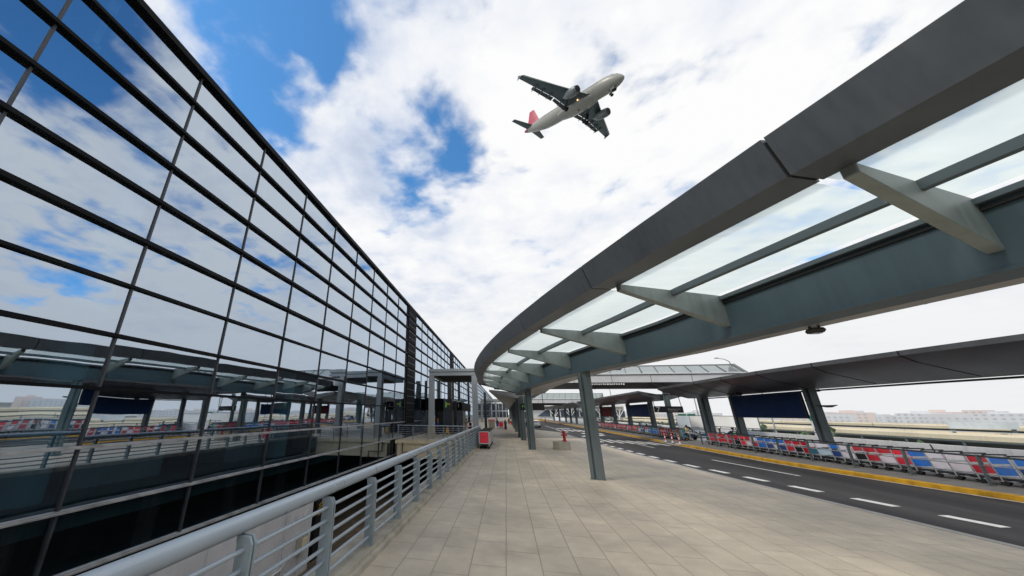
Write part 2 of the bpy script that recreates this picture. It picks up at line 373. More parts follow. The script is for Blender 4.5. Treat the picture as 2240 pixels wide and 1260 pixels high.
def world():
    nt = W.node_tree; nt.nodes.clear(); out = N(nt, 'ShaderNodeOutputWorld')
    sky = N(nt, 'ShaderNodeTexSky', sky_type='NISHITA'); sky.sun_disc = False; sky.sun_elevation = SUN_EL; sky.sun_rotation = SUN_AZ; sky.air_density = 1.0; sky.dust_density = .4; sky.ozone_density = 2.2
    b1 = N(nt, 'ShaderNodeBackground'); b1.inputs[1].default_value = SKY_BLUE; tn = N(nt, 'ShaderNodeVectorMath', operation='MULTIPLY'); L(nt, sky.outputs[0], tn.inputs[0]); tn.inputs[1].default_value = (.80, 1.52, 1.88); L(nt, tn.outputs[0], b1.inputs[0])
    d = N(nt, 'ShaderNodeTexCoord').outputs['Generated']
    nrm = N(nt, 'ShaderNodeVectorMath', operation='NORMALIZE'); L(nt, d, nrm.inputs[0]); d = nrm.outputs[0]
    sp = N(nt, 'ShaderNodeSeparateXYZ'); L(nt, d, sp.inputs[0]); z = math_(nt, 'MAXIMUM', sp.outputs[2], 0.0)
    den = math_(nt, 'ADD', z, .16)
    cb = N(nt, 'ShaderNodeCombineXYZ'); L(nt, math_(nt, 'DIVIDE', sp.outputs[0], den), cb.inputs[0]); L(nt, math_(nt, 'DIVIDE', sp.outputs[1], den), cb.inputs[1])
    p = cb.outputs[0]
    def noise(vec, sc, det, ro=.55, dist=0., off=(0,0,0)):
        mp = N(nt, 'ShaderNodeMapping'); mp.inputs['Location'].default_value = off; L(nt, vec, mp.inputs['Vector'])
        n = N(nt, 'ShaderNodeTexNoise'); n.inputs['Scale'].default_value = sc; n.inputs['Detail'].default_value = det; n.inputs['Roughness'].default_value = ro; n.inputs['Distortion'].default_value = dist
        L(nt, mp.outputs[0], n.inputs['Vector']); return n.outputs['Fac']
    wv = N(nt, 'ShaderNodeTexNoise'); wv.inputs['Scale'].default_value = 2.6; wv.inputs['Detail'].default_value = 4; L(nt, p, wv.inputs['Vector'])
    w0 = N(nt, 'ShaderNodeVectorMath', operation='SUBTRACT'); L(nt, wv.outputs['Color'], w0.inputs[0]); w0.inputs[1].default_value = (.5,.5,.5)
    w1 = N(nt, 'ShaderNodeVectorMath', operation='SCALE'); L(nt, w0.outputs[0], w1.inputs[0]); w1.inputs['Scale'].default_value = .13
    w2 = N(nt, 'ShaderNodeVectorMath', operation='ADD'); L(nt, p, w2.inputs[0]); L(nt, w1.outputs[0], w2.inputs[1]); pw = w2.outputs[0]
    def ctr(f, k): return math_(nt, 'MULTIPLY', math_(nt, 'SUBTRACT', f, .5), k)
    cov = math_(nt, 'ADD', math_(nt, 'ADD', ctr(noise(pw, 4.2, 7, .50, 0., (5.4,8.2,0)), 1.45), ctr(noise(pw, 11.0, 6, .52, 0., (.3,.9,0)), .62)), .5)
    bias = None
    for (v, rad, amp) in SKY_BLOBS:
        ds = N(nt, 'ShaderNodeVectorMath', operation='DISTANCE'); L(nt, d, ds.inputs[0]); ds.inputs[1].default_value = v
        mr = N(nt, 'ShaderNodeMapRange', interpolation_type='SMOOTHSTEP'); mr.inputs['From Min'].default_value = rad*.15; mr.inputs['From Max'].default_value = rad
        mr.inputs['To Min'].default_value = amp; mr.inputs['To Max'].default_value = 0; L(nt, ds.outputs['Value'], mr.inputs['Value'])
        bias = mr.outputs[0] if bias is None else math_(nt, 'ADD', bias, mr.outputs[0])
    tot = math_(nt, 'SUBTRACT', math_(nt, 'ADD', cov, .30), bias)
    hz = N(nt, 'ShaderNodeMapRange', interpolation_type='SMOOTHSTEP'); hz.inputs['From Min'].default_value = .02; hz.inputs['From Max'].default_value = .45
    hz.inputs['To Min'].default_value = .4; hz.inputs['To Max'].default_value = 0; L(nt, z, hz.inputs['Value'])
    tot = math_(nt, 'ADD', tot, hz.outputs[0])
    fac = N(nt, 'ShaderNodeMapRange', interpolation_type='SMOOTHSTEP'); fac.inputs['From Min'].default_value = .24; fac.inputs['From Max'].default_value = .70; L(nt, tot, fac.inputs['Value'])
    sh = math_(nt, 'ADD', math_(nt, 'ADD', ctr(noise(pw, 2.1, 9, .58, 0., (7.7,2.2,0)), 1.25), ctr(noise(pw, 7.5, 8, .55, 0., (1.7,6.2,0)), .5)), .53)
    side = N(nt, 'ShaderNodeMapRange', interpolation_type='SMOOTHSTEP'); side.inputs['From Min'].default_value = -.35; side.inputs['From Max'].default_value = .35; side.inputs['To Min'].default_value = 0; side.inputs['To Max'].default_value = .13; L(nt, sp.outputs[0], side.inputs['Value']); sh = math_(nt, 'ADD', sh, side.outputs[0])
    ccol = ramp(nt, sh, [(.18, (.50,.58,.74)), (.36, (.67,.735,.86)), (.52, (.86,.885,.94)), (.70, (.985,.985,.985))])
    hm = N(nt, 'ShaderNodeMapRange', interpolation_type='SMOOTHSTEP'); hm.inputs['From Min'].default_value = .0; hm.inputs['From Max'].default_value = .46; hm.inputs['To Min'].default_value = .93; hm.inputs['To Max'].default_value = 0; L(nt, z, hm.inputs['Value'])
    mx = N(nt, 'ShaderNodeMix', data_type='RGBA'); L(nt, hm.outputs[0], mx.inputs['Factor']); L(nt, ccol, mx.inputs['A']); mx.inputs['B'].default_value = (.86,.87,.885,1)
    b2 = N(nt, 'ShaderNodeBackground'); b2.inputs[1].default_value = 1.0; L(nt, mx.outputs['Result'], b2.inputs[0])
    ms = N(nt, 'ShaderNodeMixShader'); L(nt, fac.outputs[0], ms.inputs[0]); L(nt, b1.outputs[0], ms.inputs[1]); L(nt, b2.outputs[0], ms.inputs[2])
    L(nt, ms.outputs[0], out.inputs[0])
SKY_BLOBS = [((-0.484, 0.425, 0.765), 0.31, 0.5), ((-0.332, 0.442, 0.833), 0.18, 0.36), ((-0.533, 0.506, 0.678), 0.16, 0.3), ((-0.413, 0.501, 0.761), 0.055, -0.22), ((-0.529, 0.586, 0.613), 0.08, -0.1), ((-0.193, 0.468, 0.862), 0.14, 0.26), ((-0.153, 0.717, 0.68), 0.2, 0.38), ((-0.052, 0.753, 0.656), 0.13, 0.26), ((-0.267, 0.767, 0.584), 0.13, 0.28), ((-0.112, 0.661, 0.742), 0.08, 0.22), ((-0.235, 0.713, 0.66), 0.05, -0.14), ((-0.032, 0.508, 0.861), 0.1, 0.2), ((0.603, 0.528, 0.598), 0.1, 0.14), ((0.372, 0.812, 0.449), 0.1, 0.06), ((0.757, 0.235, 0.61), 0.3, 0.42), ((0.708, 0.253, 0.659), 0.2, 0.38), ((0.805, 0.517, 0.292), 0.2, 0.3), ((0.604, 0.74, 0.295), 0.2, 0.26), ((0.871, 0.428, 0.24), 0.14, 0.28), ((0.714, 0.457, 0.531), 0.14, 0.2), ((0.662, 0.605, 0.442), 0.12, 0.18), ((0.819, 0.444, 0.363), 0.1, 0.12), ((0.481, 0.776, 0.408), 0.1, 0.16)]
world()
SC.view_settings.view_transform = 'Standard'; SC.view_settings.look = 'None'; SC.view_settings.exposure = 0; SC.view_settings.gamma = 1
SC.cycles.max_bounces = 10; SC.cycles.transparent_max_bounces = 16; SC.cycles.glossy_bounces = 6; SC.cycles.diffuse_bounces = 3
SC.cycles.use_denoising = True; SC.cycles.caustics_reflective = False; SC.cycles.caustics_refractive = False
# ------------------------------------------------------------------ plan lines
def interp(tab, y):
    if y <= tab[0][0]: (a,b),(c,d) = tab[0],tab[1]; return b+(y-a)*(d-b)/(c-a)
    for (a,b),(c,d) in zip(tab, tab[1:]):
        if y <= c:
            return b+(y-a)*(d-b)/(c-a)
    return tab[-1][1]
def smooth(tab, y): return (interp(tab,y-2)+interp(tab,y-1)+interp(tab,y)+interp(tab,y+1)+interp(tab,y+2))/5
RE_T = [(-40,24),(-25,17.9),(-10,13.6),(0,11.45),(8,10.25),(13.2,9.55),(16.9,9.06),(23.5,8.48),(31.3,7.95),(38.6,7.72),(47,7.6),(56,7.3),(64,4.2),(72,3.4),(400,3.4)]
KB_T = [(-40,33),(-25,26.5),(-10,22.2),(0,19.4),(8,17.7),(14,16.75),(18,16.0),(21,15.55),(25,15.1),(33,15.0),(62,15.1),(400,15.1)]
RE = lambda y: smooth(RE_T, y)
KB = lambda y: smooth(KB_T, y)
RX = lambda y: -2.66+.011*y                    # line of the walkway railing
YS = [-40,-34,-28,-22,-16,-10,-6,-3] + list(range(0,100,2)) + [110,130,160,200,260,320]
BR = 33.6                                       # the entrance bridge starts here
FX = -10.6                                      # plane of the glass front

# ------------------------------------------------------------------ setting
gm = MB(); gm.quad((24,-1500,-6),(3000,-1500,-6),(3000,3000,-6),(24,3000,-6)); gm.quad((-3000,260,-6.02),(24,260,-6.02),(24,3000,-6.02),(-3000,3000,-6.02)); gm.quad((-3000,-1500,-6.03),(24,-1500,-6.03),(24,-60,-6.03),(-3000,-60,-6.03))
struct('ground', gm, M['ground'])
lg = MB(); lg.quad((-45,-60,-5),(3,-60,-5),(3,200,-5),(-45,200,-5)); struct('lower_ground', lg, M['lower_ground'])
# walkway slab with its side towards the void
ylist = [y for y in YS if y < BR] + [BR]
wl = [(RX(y)-.38, y) for y in ylist]; wr = [(RE(y), y) for y in ylist]
wm = MB(); wm.strip([(x,y,0) for x,y in wl], [(x,y,0) for x,y in wr])
y2 = [BR] + [y for y in YS if y > BR]
wm.strip([(FX+.25,y,0) for y in y2], [(RE(y),y,0) for y in y2])
struct('walkway', wm, M['granite'])
sm = MB(); sm.strip([(x,y,0) for x,y in wl], [(x,y,-1.25) for x,y in wl])
sm.strip([(x,y,-1.25) for x,y in wl], [(1.5,y,-1.25) for x,y in wl])
for y in range(-36, 34, 6): sm.box(-1.9, -1.3, y, y+.5, -5, -1.25)
sm.tube([(RX(-30)-.55,-30,-1.5),(RX(32)-.55,32,-1.5)], .16, 10)
struct('walkway_edge', sm, M['slab_side'])
rw = MB(); rw.box(1.5, 1.9, -60, 200, -5.2, -1.25); struct('retaining_wall', rw, M['slab_side'])
# bridge front, beige, over the lower road
bm_ = MB(); bm_.quad((FX+.25,BR,0),(FX+.25,BR,-1.5),(RX(BR)-.38,BR,-1.5),(RX(BR)-.38,BR,0)); bm_.quad((FX+.25,BR,-1.5),(FX+.25,60,-1.5),(1.5,60,-1.5),(1.5,BR,-1.5))
bm_.box(FX+.25, RX(BR)-.4, BR-.12, BR-.002, -.28, 0.0)
struct('bridge_front', bm_, M['beige'])
pf = MB(); pf.tube([(-9.6,BR-.2,-.2),(-9.6,BR-.2,-1.0),(-8.3,BR-.2,-1.0),(-8.3,BR-.2,-1.5)], .06, 8); pf.tube([(-10.2,BR-.2,-.3),(-10.2,BR-.2,-1.5)], .09, 8)
tag(build('drain_pipe', pf, M['portal_dark']), 'dark bent drain pipe on the beige bridge front below the railing', 'pipe')
# curb under the railing
cm = MB()
cm.loft([[(RX(y)-.38,y,-.02),(RX(y)-.38,y,.15),(RX(y)+.12,y,.15),(RX(y)+.12,y,.085),(RX(y)+.19,y,.085),(RX(y)+.19,y,-.02)] for y in ylist])
struct('curb', cm, M['curb'])
# road
rd = MB(); rd.strip([(RE(y)-.02,y,-.15) for y in YS], [(KB(y)+.05,y,-.15) for y in YS]); road = struct('road', rd, M['asphalt'])
ke = MB(); ke.loft([[(RE(y)-.22,y,-.2),(RE(y)-.22,y,.006),(RE(y)+.0,y,.006),(RE(y)+.02,y,-.01),(RE(y)+.02,y,-.2)] for y in YS]); struct('kerb', ke, M['concrete'])
ke = MB(); ke.loft([[(KB(y),y,-.2),(KB(y),y,.0),(KB(y)+.03,y,.03),(KB(y)+.22,y,.03),(KB(y)+.22,y,-.2)] for y in YS if y <= 37]+[[(KB(38)+a,38.4,b) for a,b in [(0,-.2),(0,-.12),(.03,-.11),(.3,-.11),(.3,-.2)]]])
ke.loft([[(KB(41)+a,40.6,b) for a,b in [(0,-.2),(0,-.12),(.03,-.11),(.3,-.11),(.3,-.2)]]]+[[(KB(y),y,-.2),(KB(y),y,.0),(KB(y)+.03,y,.03),(KB(y)+.22,y,.03),(KB(y)+.22,y,-.2)] for y in YS if y >= 42])
struct('yellow_kerb', ke, M['yellow'])
IW = 3.9
im = MB()
im.strip([(KB(y)+.2,y,.01) for y in YS], [(KB(y)+IW,y,.01) for y in YS]); im.strip([(KB(y)+IW,y,.01) for y in YS], [(KB(y)+IW,y,-.2) for y in YS])
im.quad((KB(38)+.05,38.3,-.1),(KB(41)+.05,40.7,-.1),(KB(41)+.3,40.7,.01),(KB(38)+.3,38.3,.01))
struct('island_pavement', im, paint('island_paving', (.17,.165,.16), .85, 0, var=.25, scale=1.5, fine=.3))
om = MB(); om.strip([(KB(y)+IW-.05,y,-.14) for y in YS], [(KB(y)+10.4,y,-.14) for y in YS]); struct('outer_road', om, paint('outer_asphalt', (.42,.42,.425), .8, 0, var=.12, scale=.6))
# markings (children of the road)
def sheet(pts, z=-.146): return [(x,y,z) for x,y in pts]
mk = MB()
DX = [(-14,20.4),(-8,18.4),(0,15.7),(8,13.3),(13,11.95),(15,11.4),(17.15,10.87),(19.1,10.4),(21.1,10.03),(22.95,9.65),(24.9,9.38),(26.84,9.2),(30,8.98),(36,8.66)]
DL = [(y, interp(DX, y)) for y in (-12,-9.6,-7.3,-5.1,-2.9,-.8,1.3,3.4,5.4,7.4,9.4,11.3,13.2,15.15,17.15,19.1,21.1,22.95,24.9,26.84,28.8,30.7,32.6,34.4,36.2)]
for i, (y, x) in enumerate(DL):
    t = Vector((interp(DX,y+1)-interp(DX,y-1), 2)).normalized(); n = Vector((t.y, -t.x))
    c = Vector((x, y)); l = .54; w = .16
    q = [c-t*l-n*w, c-t*l+n*w, c+t*l+n*w, c+t*l-n*w]; mk.quad(*sheet([(p.x,p.y) for p in q]))
build('lane_dashes', mk, M['road_paint'], road)
mk = MB()
for y0, y1, x0, x1 in [(20.6,26.3,13.0,12.25),(4,10,15.0,14.1),(-12,-6,19,17.3),(34.2,40,11.92,11.8),(56.8,89,8.72,8.7),(60,74,11.9,11.9)]:
    mk.quad(*sheet([(x0-.07,y0),(x0+.07,y0),(x1+.07,y1),(x1-.07,y1)]))
build('lane_line', mk, M['road_paint'], road)
mk = MB(); mk.strip([(KB(y)-.16,y,-.146) for y in YS], [(KB(y)-.05,y,-.146) for y in YS]); mk.strip([(RE(y)+.06,y,-.146) for y in YS], [(RE(y)+.15,y,-.146) for y in YS]); build('edge_line', mk, M['road_paint'], road)
mk = MB()
for i in range(8):
    x = 8.35+i*.83; y0 = 39.75-.40*i; y1 = 45.6-.62*i
    mk.quad(*sheet([(x-.19,y0),(x+.19,y0),(x+.19-.05*i,y1),(x-.19-.05*i,y1)]))
for i in range(7):
    x = 8.6+i*.9; mk.quad(*sheet([(x-.2,62),(x+.2,62),(x+.2,68),(x-.2,68)]))
mk.quad(*sheet([(9.1,48),(12.6,52),(12.6,53.6),(9.1,49.5)])); mk.quad(*sheet([(10.5,55),(13.3,55),(13.3,57.5),(10.5,57.5)]))
mk.quad(*sheet([(9.2,72),(11.6,72),(11.6,74),(9.2,74)]))
build('crossing_stripes', mk, M['road_paint'], road)
# low wall on the outer side
wm = MB(); wm.loft([[(KB(y)+10.3,y,-.2),(KB(y)+10.38,y,.9),(KB(y)+10.62,y,.9),(KB(y)+10.75,y,-6)] for y in YS])
ow = build('barrier_wall', wm, paint('barrier_concrete', (.80,.81,.83), .8, 0, var=.12, scale=1.2, streak=.5)); tag(ow, 'long pale grey concrete barrier along the outer road', 'wall')
rm = MB(); rm.tube([(KB(y)+10.5,y,1.16) for y in YS], .045, 6); build('rail', rm, M['column'], ow)
rm = MB()
for y in range(-30, 130, 3): rm.bar((KB(y)+10.5,y,.9),(KB(y)+10.5,y,1.15),.09,.06,(0,1,0))
build('rail_bracket', rm, M['column'], ow)
rm = MB()
for y in (28.5,):
    rm.tube([(KB(y)+10.27,y,.88),(KB(y)+10.26,y-.1,.5),(KB(y)+10.22,y+.1,.1)], .035, 5)
build('cable', rm, M['cart_black'], ow)

# ------------------------------------------------------------------ the terminal
term = thing('terminal_building', 'long terminal with an inclined grid of dark mirrored glass on the left', 'building', (FX,60,0))
BAY = 3.71; MY = [3.73-3*BAY + BAY*k for k in range(88)]
ROWS = [-1.3+1.43*k + .0 for k in range(12)]       # lines of the transoms
ROWS = [-1.32, .08, 1.5, 2.93, 4.35, 5.8, 7.25, 8.72, 10.12, 11.6, 13.03, 14.43]
def is_dark(k): return MY[k] > 36.5 and MY[k] < 40 or (68 < MY[k] < 71)
DARKB = [k for k in range(len(MY)-1) if 36.9 < MY[k] < 38.2 or 69.5 < MY[k] < 71.8 or 103 < MY[k] < 105.5]
rest = MB()
for k in range(len(MY)-1):
    for j in range(len(ROWS)-1):
        a, b = MY[k]+.03, MY[k+1]-.03; z0, z1 = ROWS[j]+.03, ROWS[j+1]-.03
        e0, e1 = random.uniform(-.006,.006), random.uniform(-.005,.005)     # panes are never set quite flat
        q = ((FX+e0,a,z0),(FX+e1,b,z0),(FX-e0,b,z1),(FX-e1,a,z1))
        q = ((FX+e0+e1,a,z0),(FX+e0-e1,b,z0),(FX-e0-e1,b,z1),(FX-e0+e1,a,z1))
        if k in DARKB: continue
        if 3 <= k < 12: build('glass_pane', MB().quad(*q), M['facade_glass'], term)
        else: rest.quad(*q)
o = build('glass_panes', rest, M['facade_glass'], term); o['kind'] = 'stuff'
for k in range(len(MY)):
    m = MB().box(FX-.12, FX+.05, MY[k]-.028, MY[k]+.028, ROWS[0], ROWS[-1])
    build('mullion', m, M['mullion'], term)
for j, z in enumerate(ROWS):
    top = j >= 6
    m = MB(); h = .064 if top else (.042 if j >= 4 else .028); d = .16 if top else .12
    if j == 11: h, d = .13, .2
    m.box(FX-.12, FX+d, MY[0], MY[-1], z-h, z+h-.02)
    m.box(FX-.12, FX+d-.05, MY[0], MY[-1], z+h-.02, z+h+.02)
    build('transom', m, M['transom'] if j >= 3 else M['sill'], term)
for k in DARKB:
    dpn = build('dark_pilaster', MB().box(FX-.2, FX+.16, MY[k]+.06, MY[k+1]-.06, -1.3, 14.3), M['dark_panel'], term)
    m = MB()
    for z in [-.2+.72*i for i in range(20)]: m.box(FX+.16, FX+.19, MY[k]+.1, MY[k+1]-.1, z, z+.05)
    build('louvre', m, M['mullion'], dpn)
m = MB().box(-45, FX-.13, MY[0], MY[-1], 14.45, 14.7); build('roof', m, M['roofing'], term)
m = MB().box(-45, FX-.13, MY[0], MY[-1], -.35, -.02); build('floor', m, M['interior_floor'], term)
m = MB().box(-27, FX-.9, MY[0], MY[-1], 4.75, 5.1); m.box(-27.4, -27, MY[0], MY[-1], 0, 14.4); m.box(-45, -27.5, MY[0]-.3, MY[0]-.02, -.3, 14.4); m.box(-45, FX-.13, MY[-1]+.06, MY[-1]+.3, -1.3, 14.45); m.box(-45, FX-.13, MY[0]-.3, MY[0]-.06, -1.3, 14.45)
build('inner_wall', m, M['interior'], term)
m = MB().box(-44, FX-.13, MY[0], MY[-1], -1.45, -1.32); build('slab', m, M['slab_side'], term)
for y in [-2+BAY*3*i for i in range(6)]:
    build('column', MB().lathe([(.55,-.0),(.55,14.4)], (FX-2.4, y+10.0, 0), n=20), M['teal_column'], term, autos=40)
for i in range(9):
    y = MY[i+2]+.9
    m = MB(); m.bar((FX-.3,y,13.9),(FX-7,y+2.2,13.0),.25,.5); m.bar((FX-.4,y+.1,12.3),(FX-7,y+2.2,13.0),.18,.18); m.bar((FX-.4,y,12.3),(FX-.4,y,14.2),.15,.15)
    build('roof_truss', m, M['interior_steel'], term)
m = MB()
for y in (2, 9.5, 16, 24): m.box(FX-4.5, FX-3.0, y, y+3.2, 0, .95); m.box(FX-4.4, FX-4.2, y+.2, y+.5, .95, 1.9)
build('counter', m, M['interior_steel'], term)

# lower level
sw = thing('service_wall', 'light grey wall under the glass front with thin conduits, seen through the near railing', 'wall', (-10.3,10,-5))
build('wall', MB().box(-10.75,-10.3,-30,19.2,-5.02,-1.62), M['service_wall'], sw)
build('coping', MB().box(-10.8,-10.27,-30,19.25,-1.62,-1.46), M['black'], sw)
m = MB(); m.tube([(-10.24,16.8,-1.7),(-10.24,16.8,-5)],.035,6); m.tube([(-10.24,18.2,-3.9),(-10.24,18.2,-5)],.035,6); m.tube([(-10.24,17.5,-3.85),(-10.24,16.7,-4.2),(-10.24,15.6,-4.25),(-10.24,15.4,-4.4)],.03,6); m.tube([(-10.24,12.2,-1.7),(-10.24,12.2,-5)],.03,6)
m.tube([(-10.24,18.6,-2.3),(-10.24,18.2,-2.5),(-10.24,18.2,-3.3)],.02,6)
build('conduit', m, M['off_white'], sw)
m = MB().box(-10.29,-10.0,17.9,18.45,-3.9,-3.25); b = build('junction_box', m, M['curb'], sw); build('lid', MB().box(-10.0,-9.97,17.95,18.4,-3.85,-3.35), M['beige'], b)
pm = MB().box(-11.6,-10.5,20.0,21.2,-5,-1.5); pc = tag(build('lower_pillar', pm, M['black']), 'black square pillar with yellow hazard stripes below the glass front', 'pillar')
m = MB()
for i in range(4): m.add([(-10.49,20.2,-2.5-.16*i),(-10.49,20.5,-2.4-.16*i),(-10.49,20.5,-2.34-.16*i),(-10.49,20.2,-2.44-.16*i)],[(0,1,2,3)])
build('hazard_stripes', m, M['yellow_sign'], pc)
bw = MB().box(-40,1.5,58,58.4,-5,-1.5).box(-45,-44.5,-60,200,-5,-1.5).box(-45,1.5,-60.4,-60,-6,-1.5); struct('lower_back_wall', bw, M['slab_side'])
for i, (x, y) in enumerate([(-9.2,24.2),(-8.0,28.0),(-6.5,23.5),(-6.0,26.4)]):
    o = MB().lathe([(.05,0),(.05,.85),(.001,.88)],(x,y,-5),n=8)
    tag(build('guard_post', o, M['steel']), ['slim steel guard post on the lower road nearest the glass front','slim steel guard post farthest back on the lower road','slim steel guard post nearest the railing on the lower road','slim steel guard post between the others on the lower road'][i], 'post', 'guard posts on the lower road')
eb = thing('fire_extinguisher', 'small red fire extinguisher on the lower level seen between railing posts', 'extinguisher', (-4.6,17.2,-5))
build('tank', MB().lathe([(.001,.0),(.2,.02),(.2,.55),(.08,.68),(.001,.7)],(-4.6,17.2,-4.2),n=14), M['reflector_red'], eb, smooth=True)
build('stand', MB().bar((-4.6,17.2,-5),(-4.6,17.2,-4.2),.12,.12,(0,1,0)), M['black'], eb)
build('valve', MB().box(-4.65,-4.55,17.1,17.3,-3.5,-3.4), M['black'], eb)

# ------------------------------------------------------------------ railing
def railing(name, label, pts, posts, top=1.315, zb=.15, rr=.088, bars=(.14,.305,.47,.635,.80,.965), pw=.165, group=None):
    (x0,y0),(x1,y1) = pts; d = Vector((x1-x0,y1-y0,0)).normalized(); n = Vector((-d.y,d.x,0))
    t = thing(name, label, 'railing', (x0,y0,0), 0, group)
    off = n*.11 if pw > .1 else n*0
    a, b = Vector((x0,y0,top))+off, Vector((x1,y1,top))+off
    build('handrail', MB().tube([a, b], rr, 18), M['rail_paint'], t, autos=40)
    for z in bars:
        build('bar', MB().tube([Vector((x0,y0,z+zb)), Vector((x1,y1,z+zb))], .024 if pw > .1 else .016, 8), M['rail_paint'], t, autos=50)
    for s in posts:
        p = Vector((x0,y0,0))+d*s
        m = MB()
        for e in (-.028, .028) if pw > .1 else (0,):
            c = p + d*e; h = pw/2; q = Vector((0,0,1))
            prof = [(-h,zb),(h,zb),(h,top-.15),(h*.55,top-.085),(-h*1.15,top-.085),(-h*1.15,top-.12),(-h,top-.17)]
            th = .016 if pw > .1 else .03
            m.loft([[tuple(c - d*th + n*(-u) + Vector((0,0,z))) for u,z in prof],[tuple(c + d*th + n*(-u) + Vector((0,0,z))) for u,z in prof]])
        build('post', m, M['post_paint'], t)
    return t
PS = []; y = 1.35
RL = railing('walkway_railing', 'long blue-grey steel railing with a thick handrail along the walkway edge', [(RX(-6),-6),(RX(BR-.1),BR-.1)], [11.31-1.686*6+i*1.686 for i in range(23)])
railing('bridge_railing', 'thin grey railing across the entrance bridge in front of the portal', [(FX+.35,BR+.06),(RX(BR)-.1,BR+.06)], [.1,1.55,3.0,4.45,5.9,7.3], top=1.28, zb=0, rr=.045, bars=(.18,.36,.54,.72,.90,1.06), pw=.07)

# ------------------------------------------------------------------ entrance portals
def portal(y0, label, vest=True):
    t = thing('entrance_portal', label, 'portal', (-5.4,y0,0), 0, 'entrance portals along the terminal')
    for x in (-7.68,-3.07):
        for yy in (y0+.3,):
            build('post', MB().box(x-.28,x+.28,yy-.28,yy+.28,0,6.2), M['portal'], t, bevel=.02)
            if yy < y0+1: build('post_base', MB().box(x-.34,x+.34,yy-.34,yy+.34,0,1.1) if x < -5 else MB().box(x-.34,x+.34,yy-.34,yy+.34,0,.12), M['curb'], t)
    m = MB().box(-7.9,-1.6,y0,y0+.5,6.2,6.55); m.box(-7.9,-1.6,y0+8.3,y0+8.8,6.2,6.55); m.box(-7.9,-7.4,y0+.5,y0+8.3,6.2,6.55)
    build('beam', m, M['portal'], t)
    build('roof', MB().box(-7.98,-1.5,y0-.08,y0+9,6.58,6.9), M['portal'], t, bevel=.03)
    m = MB()
    for i in range(7): m.box(-7.4,-1.6,y0+.8+i*1.1,y0+.95+i*1.1,6.2,6.5)
    m.box(-7.4,-1.6,y0+.5,y0+8.3,6.5,6.56)
    build('ceiling_slats', m, M['portal_dark'], t)
portal(37.0, 'nearer grey steel portal with square posts in front of the entrance')
portal(118.0, 'farther small grey steel portal down the walkway')
v = thing('entrance_vestibule', 'dark glass entrance box with lit sign under the nearer portal', 'entrance', (-8,50,0))
m = MB().box(FX+.3,-7.9,46,58,2.8,4.2).box(-6.15,-5.5,46,58,2.75,3.75); build('header', m, M['dark_panel'], v)
m = MB().box(-7.88,-6.72,45.9,57,2.8,4.1); sp_ = build('sign_panel', m, M['portal_dark'], v)
build('green_lettering', MB().box(-7.62,-7.47,45.86,45.89,3.12,3.78), M['lit_green'], sp_)
m = MB()
for i in range(3): m.box(-7.42+.14*i,-7.33+.14*i,45.86,45.89,3.40+.05*(i%2),3.6)
build('yellow_lettering', m, M['lit_yellow'], sp_)
build('white_mark', MB().box(-7.75,-7.66,45.86,45.89,3.85,3.95).box(-5.95,-5.9,45.96,45.99,3.1,3.6), M['letter_white'], sp_)
m = MB()
for x in (FX+.4,-9.4,-7.85,-6.8,-6.15,-5.5): m.box(x-.09,x+.09,46.1,46.3,0,2.8)
build('door_frame', m, M['portal_dark'], v)
m = MB().box(FX+.5,-9.5,46.2,46.24,0,2.75).box(-7.75,-6.9,46.2,46.24,0,2.75).box(-6.05,-5.6,46.2,46.24,0,2.7); build('door', m, M['terminal_glass'], v)
m = MB().box(-9.3,-7.95,47.5,57.5,0,2.8).box(-6.7,-6.25,46.6,57,0,3.9); build('dark_lobby', m, M['black_gloss'], v)
m = MB().box(-9.25,-9.15,46.15,46.2,.9,2.4); build('glass_edge', m, M['cart_green'], v)
for i, (x, y, w) in enumerate([(-9.6,52,.4),(-8.15,53,.6),(-6.85,54,.4),(-2.75,50,.34)]):
    o = MB().box(x-w/2,x+w/2,y-w/2,y+w/2,0 if i == 3 else 4.22,7.0 if i < 3 else 5.2)
    tag(build('entrance_column', o, M['column_dark'], bevel=.03), ['dark square column above the entrance box beside the glass front','dark square column behind the lit entrance sign','dark square column above the entrance box, right of the lit sign','dark slim column on the walkway right of the portal'][i], 'column', 'dark columns at the entrance')
# ------------------------------------------------------------------ glass canopy over the walkway
def fo(y):
    if y < 33.8: return 5.24-.46*y+.0068*y*y
    return fo(33.79)
def fs(y): return -.46+.0136*y if y < 33.8 else 0.
def gw(y): return max(2.4, 3.75-.13*max(0, 10-y)-.15*min(1, max(0, (y-12)/4)))
def cp_(y, off, z):
    off = off if off <= .7 else .7+(off-.7)*(gw(y)-.7)/3.05 if off <= 3.75 else off-3.75+gw(y)
    s = fs(y); l = math.hypot(1, s); return Vector((fo(y)+off/l, y-off*s/l, z))
def densify(a, b, n): return [a+(b-a)*i/n for i in range(n+1)]
RIBS = [-15.8,-11.8,-7.8,-3.8,.2,4.2,8.05,12.2,16.3,20.35,24.4,28.4,32.4,36.2]
RO = -.22
can = thing('glass_canopy', 'curved canopy with milky glass roof and broad grey fascia over the walkway', 'canopy', (3,16,0))
def sweep(prof, ys, mat, name, gap=0.):
    m = MB(); m.loft([[cp_(y,o,z) for o,z in prof] for y in ys]); return build(name, m, mat, can, autos=25)
for a, b in zip(RIBS, RIBS[1:]):
    ys = densify(a+.018, b-.018, 2)
    sweep([(0,5.74),(.19,5.19),(.71,5.2),(.71,5.42),(.25,5.78)], ys, M['fascia'], 'fascia_panel')
ys = densify(RIBS[0]+.1, RIBS[-1]-.1, 40)
sweep([(.05,5.7),(.23,5.22),(.69,5.23),(.69,5.40),(.25,5.72)], ys, M['seam'], 'fascia_core')
sweep([(3.75,4.16),(4.25,4.16),(4.25,5.06),(3.75,5.06)], ys, M['girder'], 'girder')
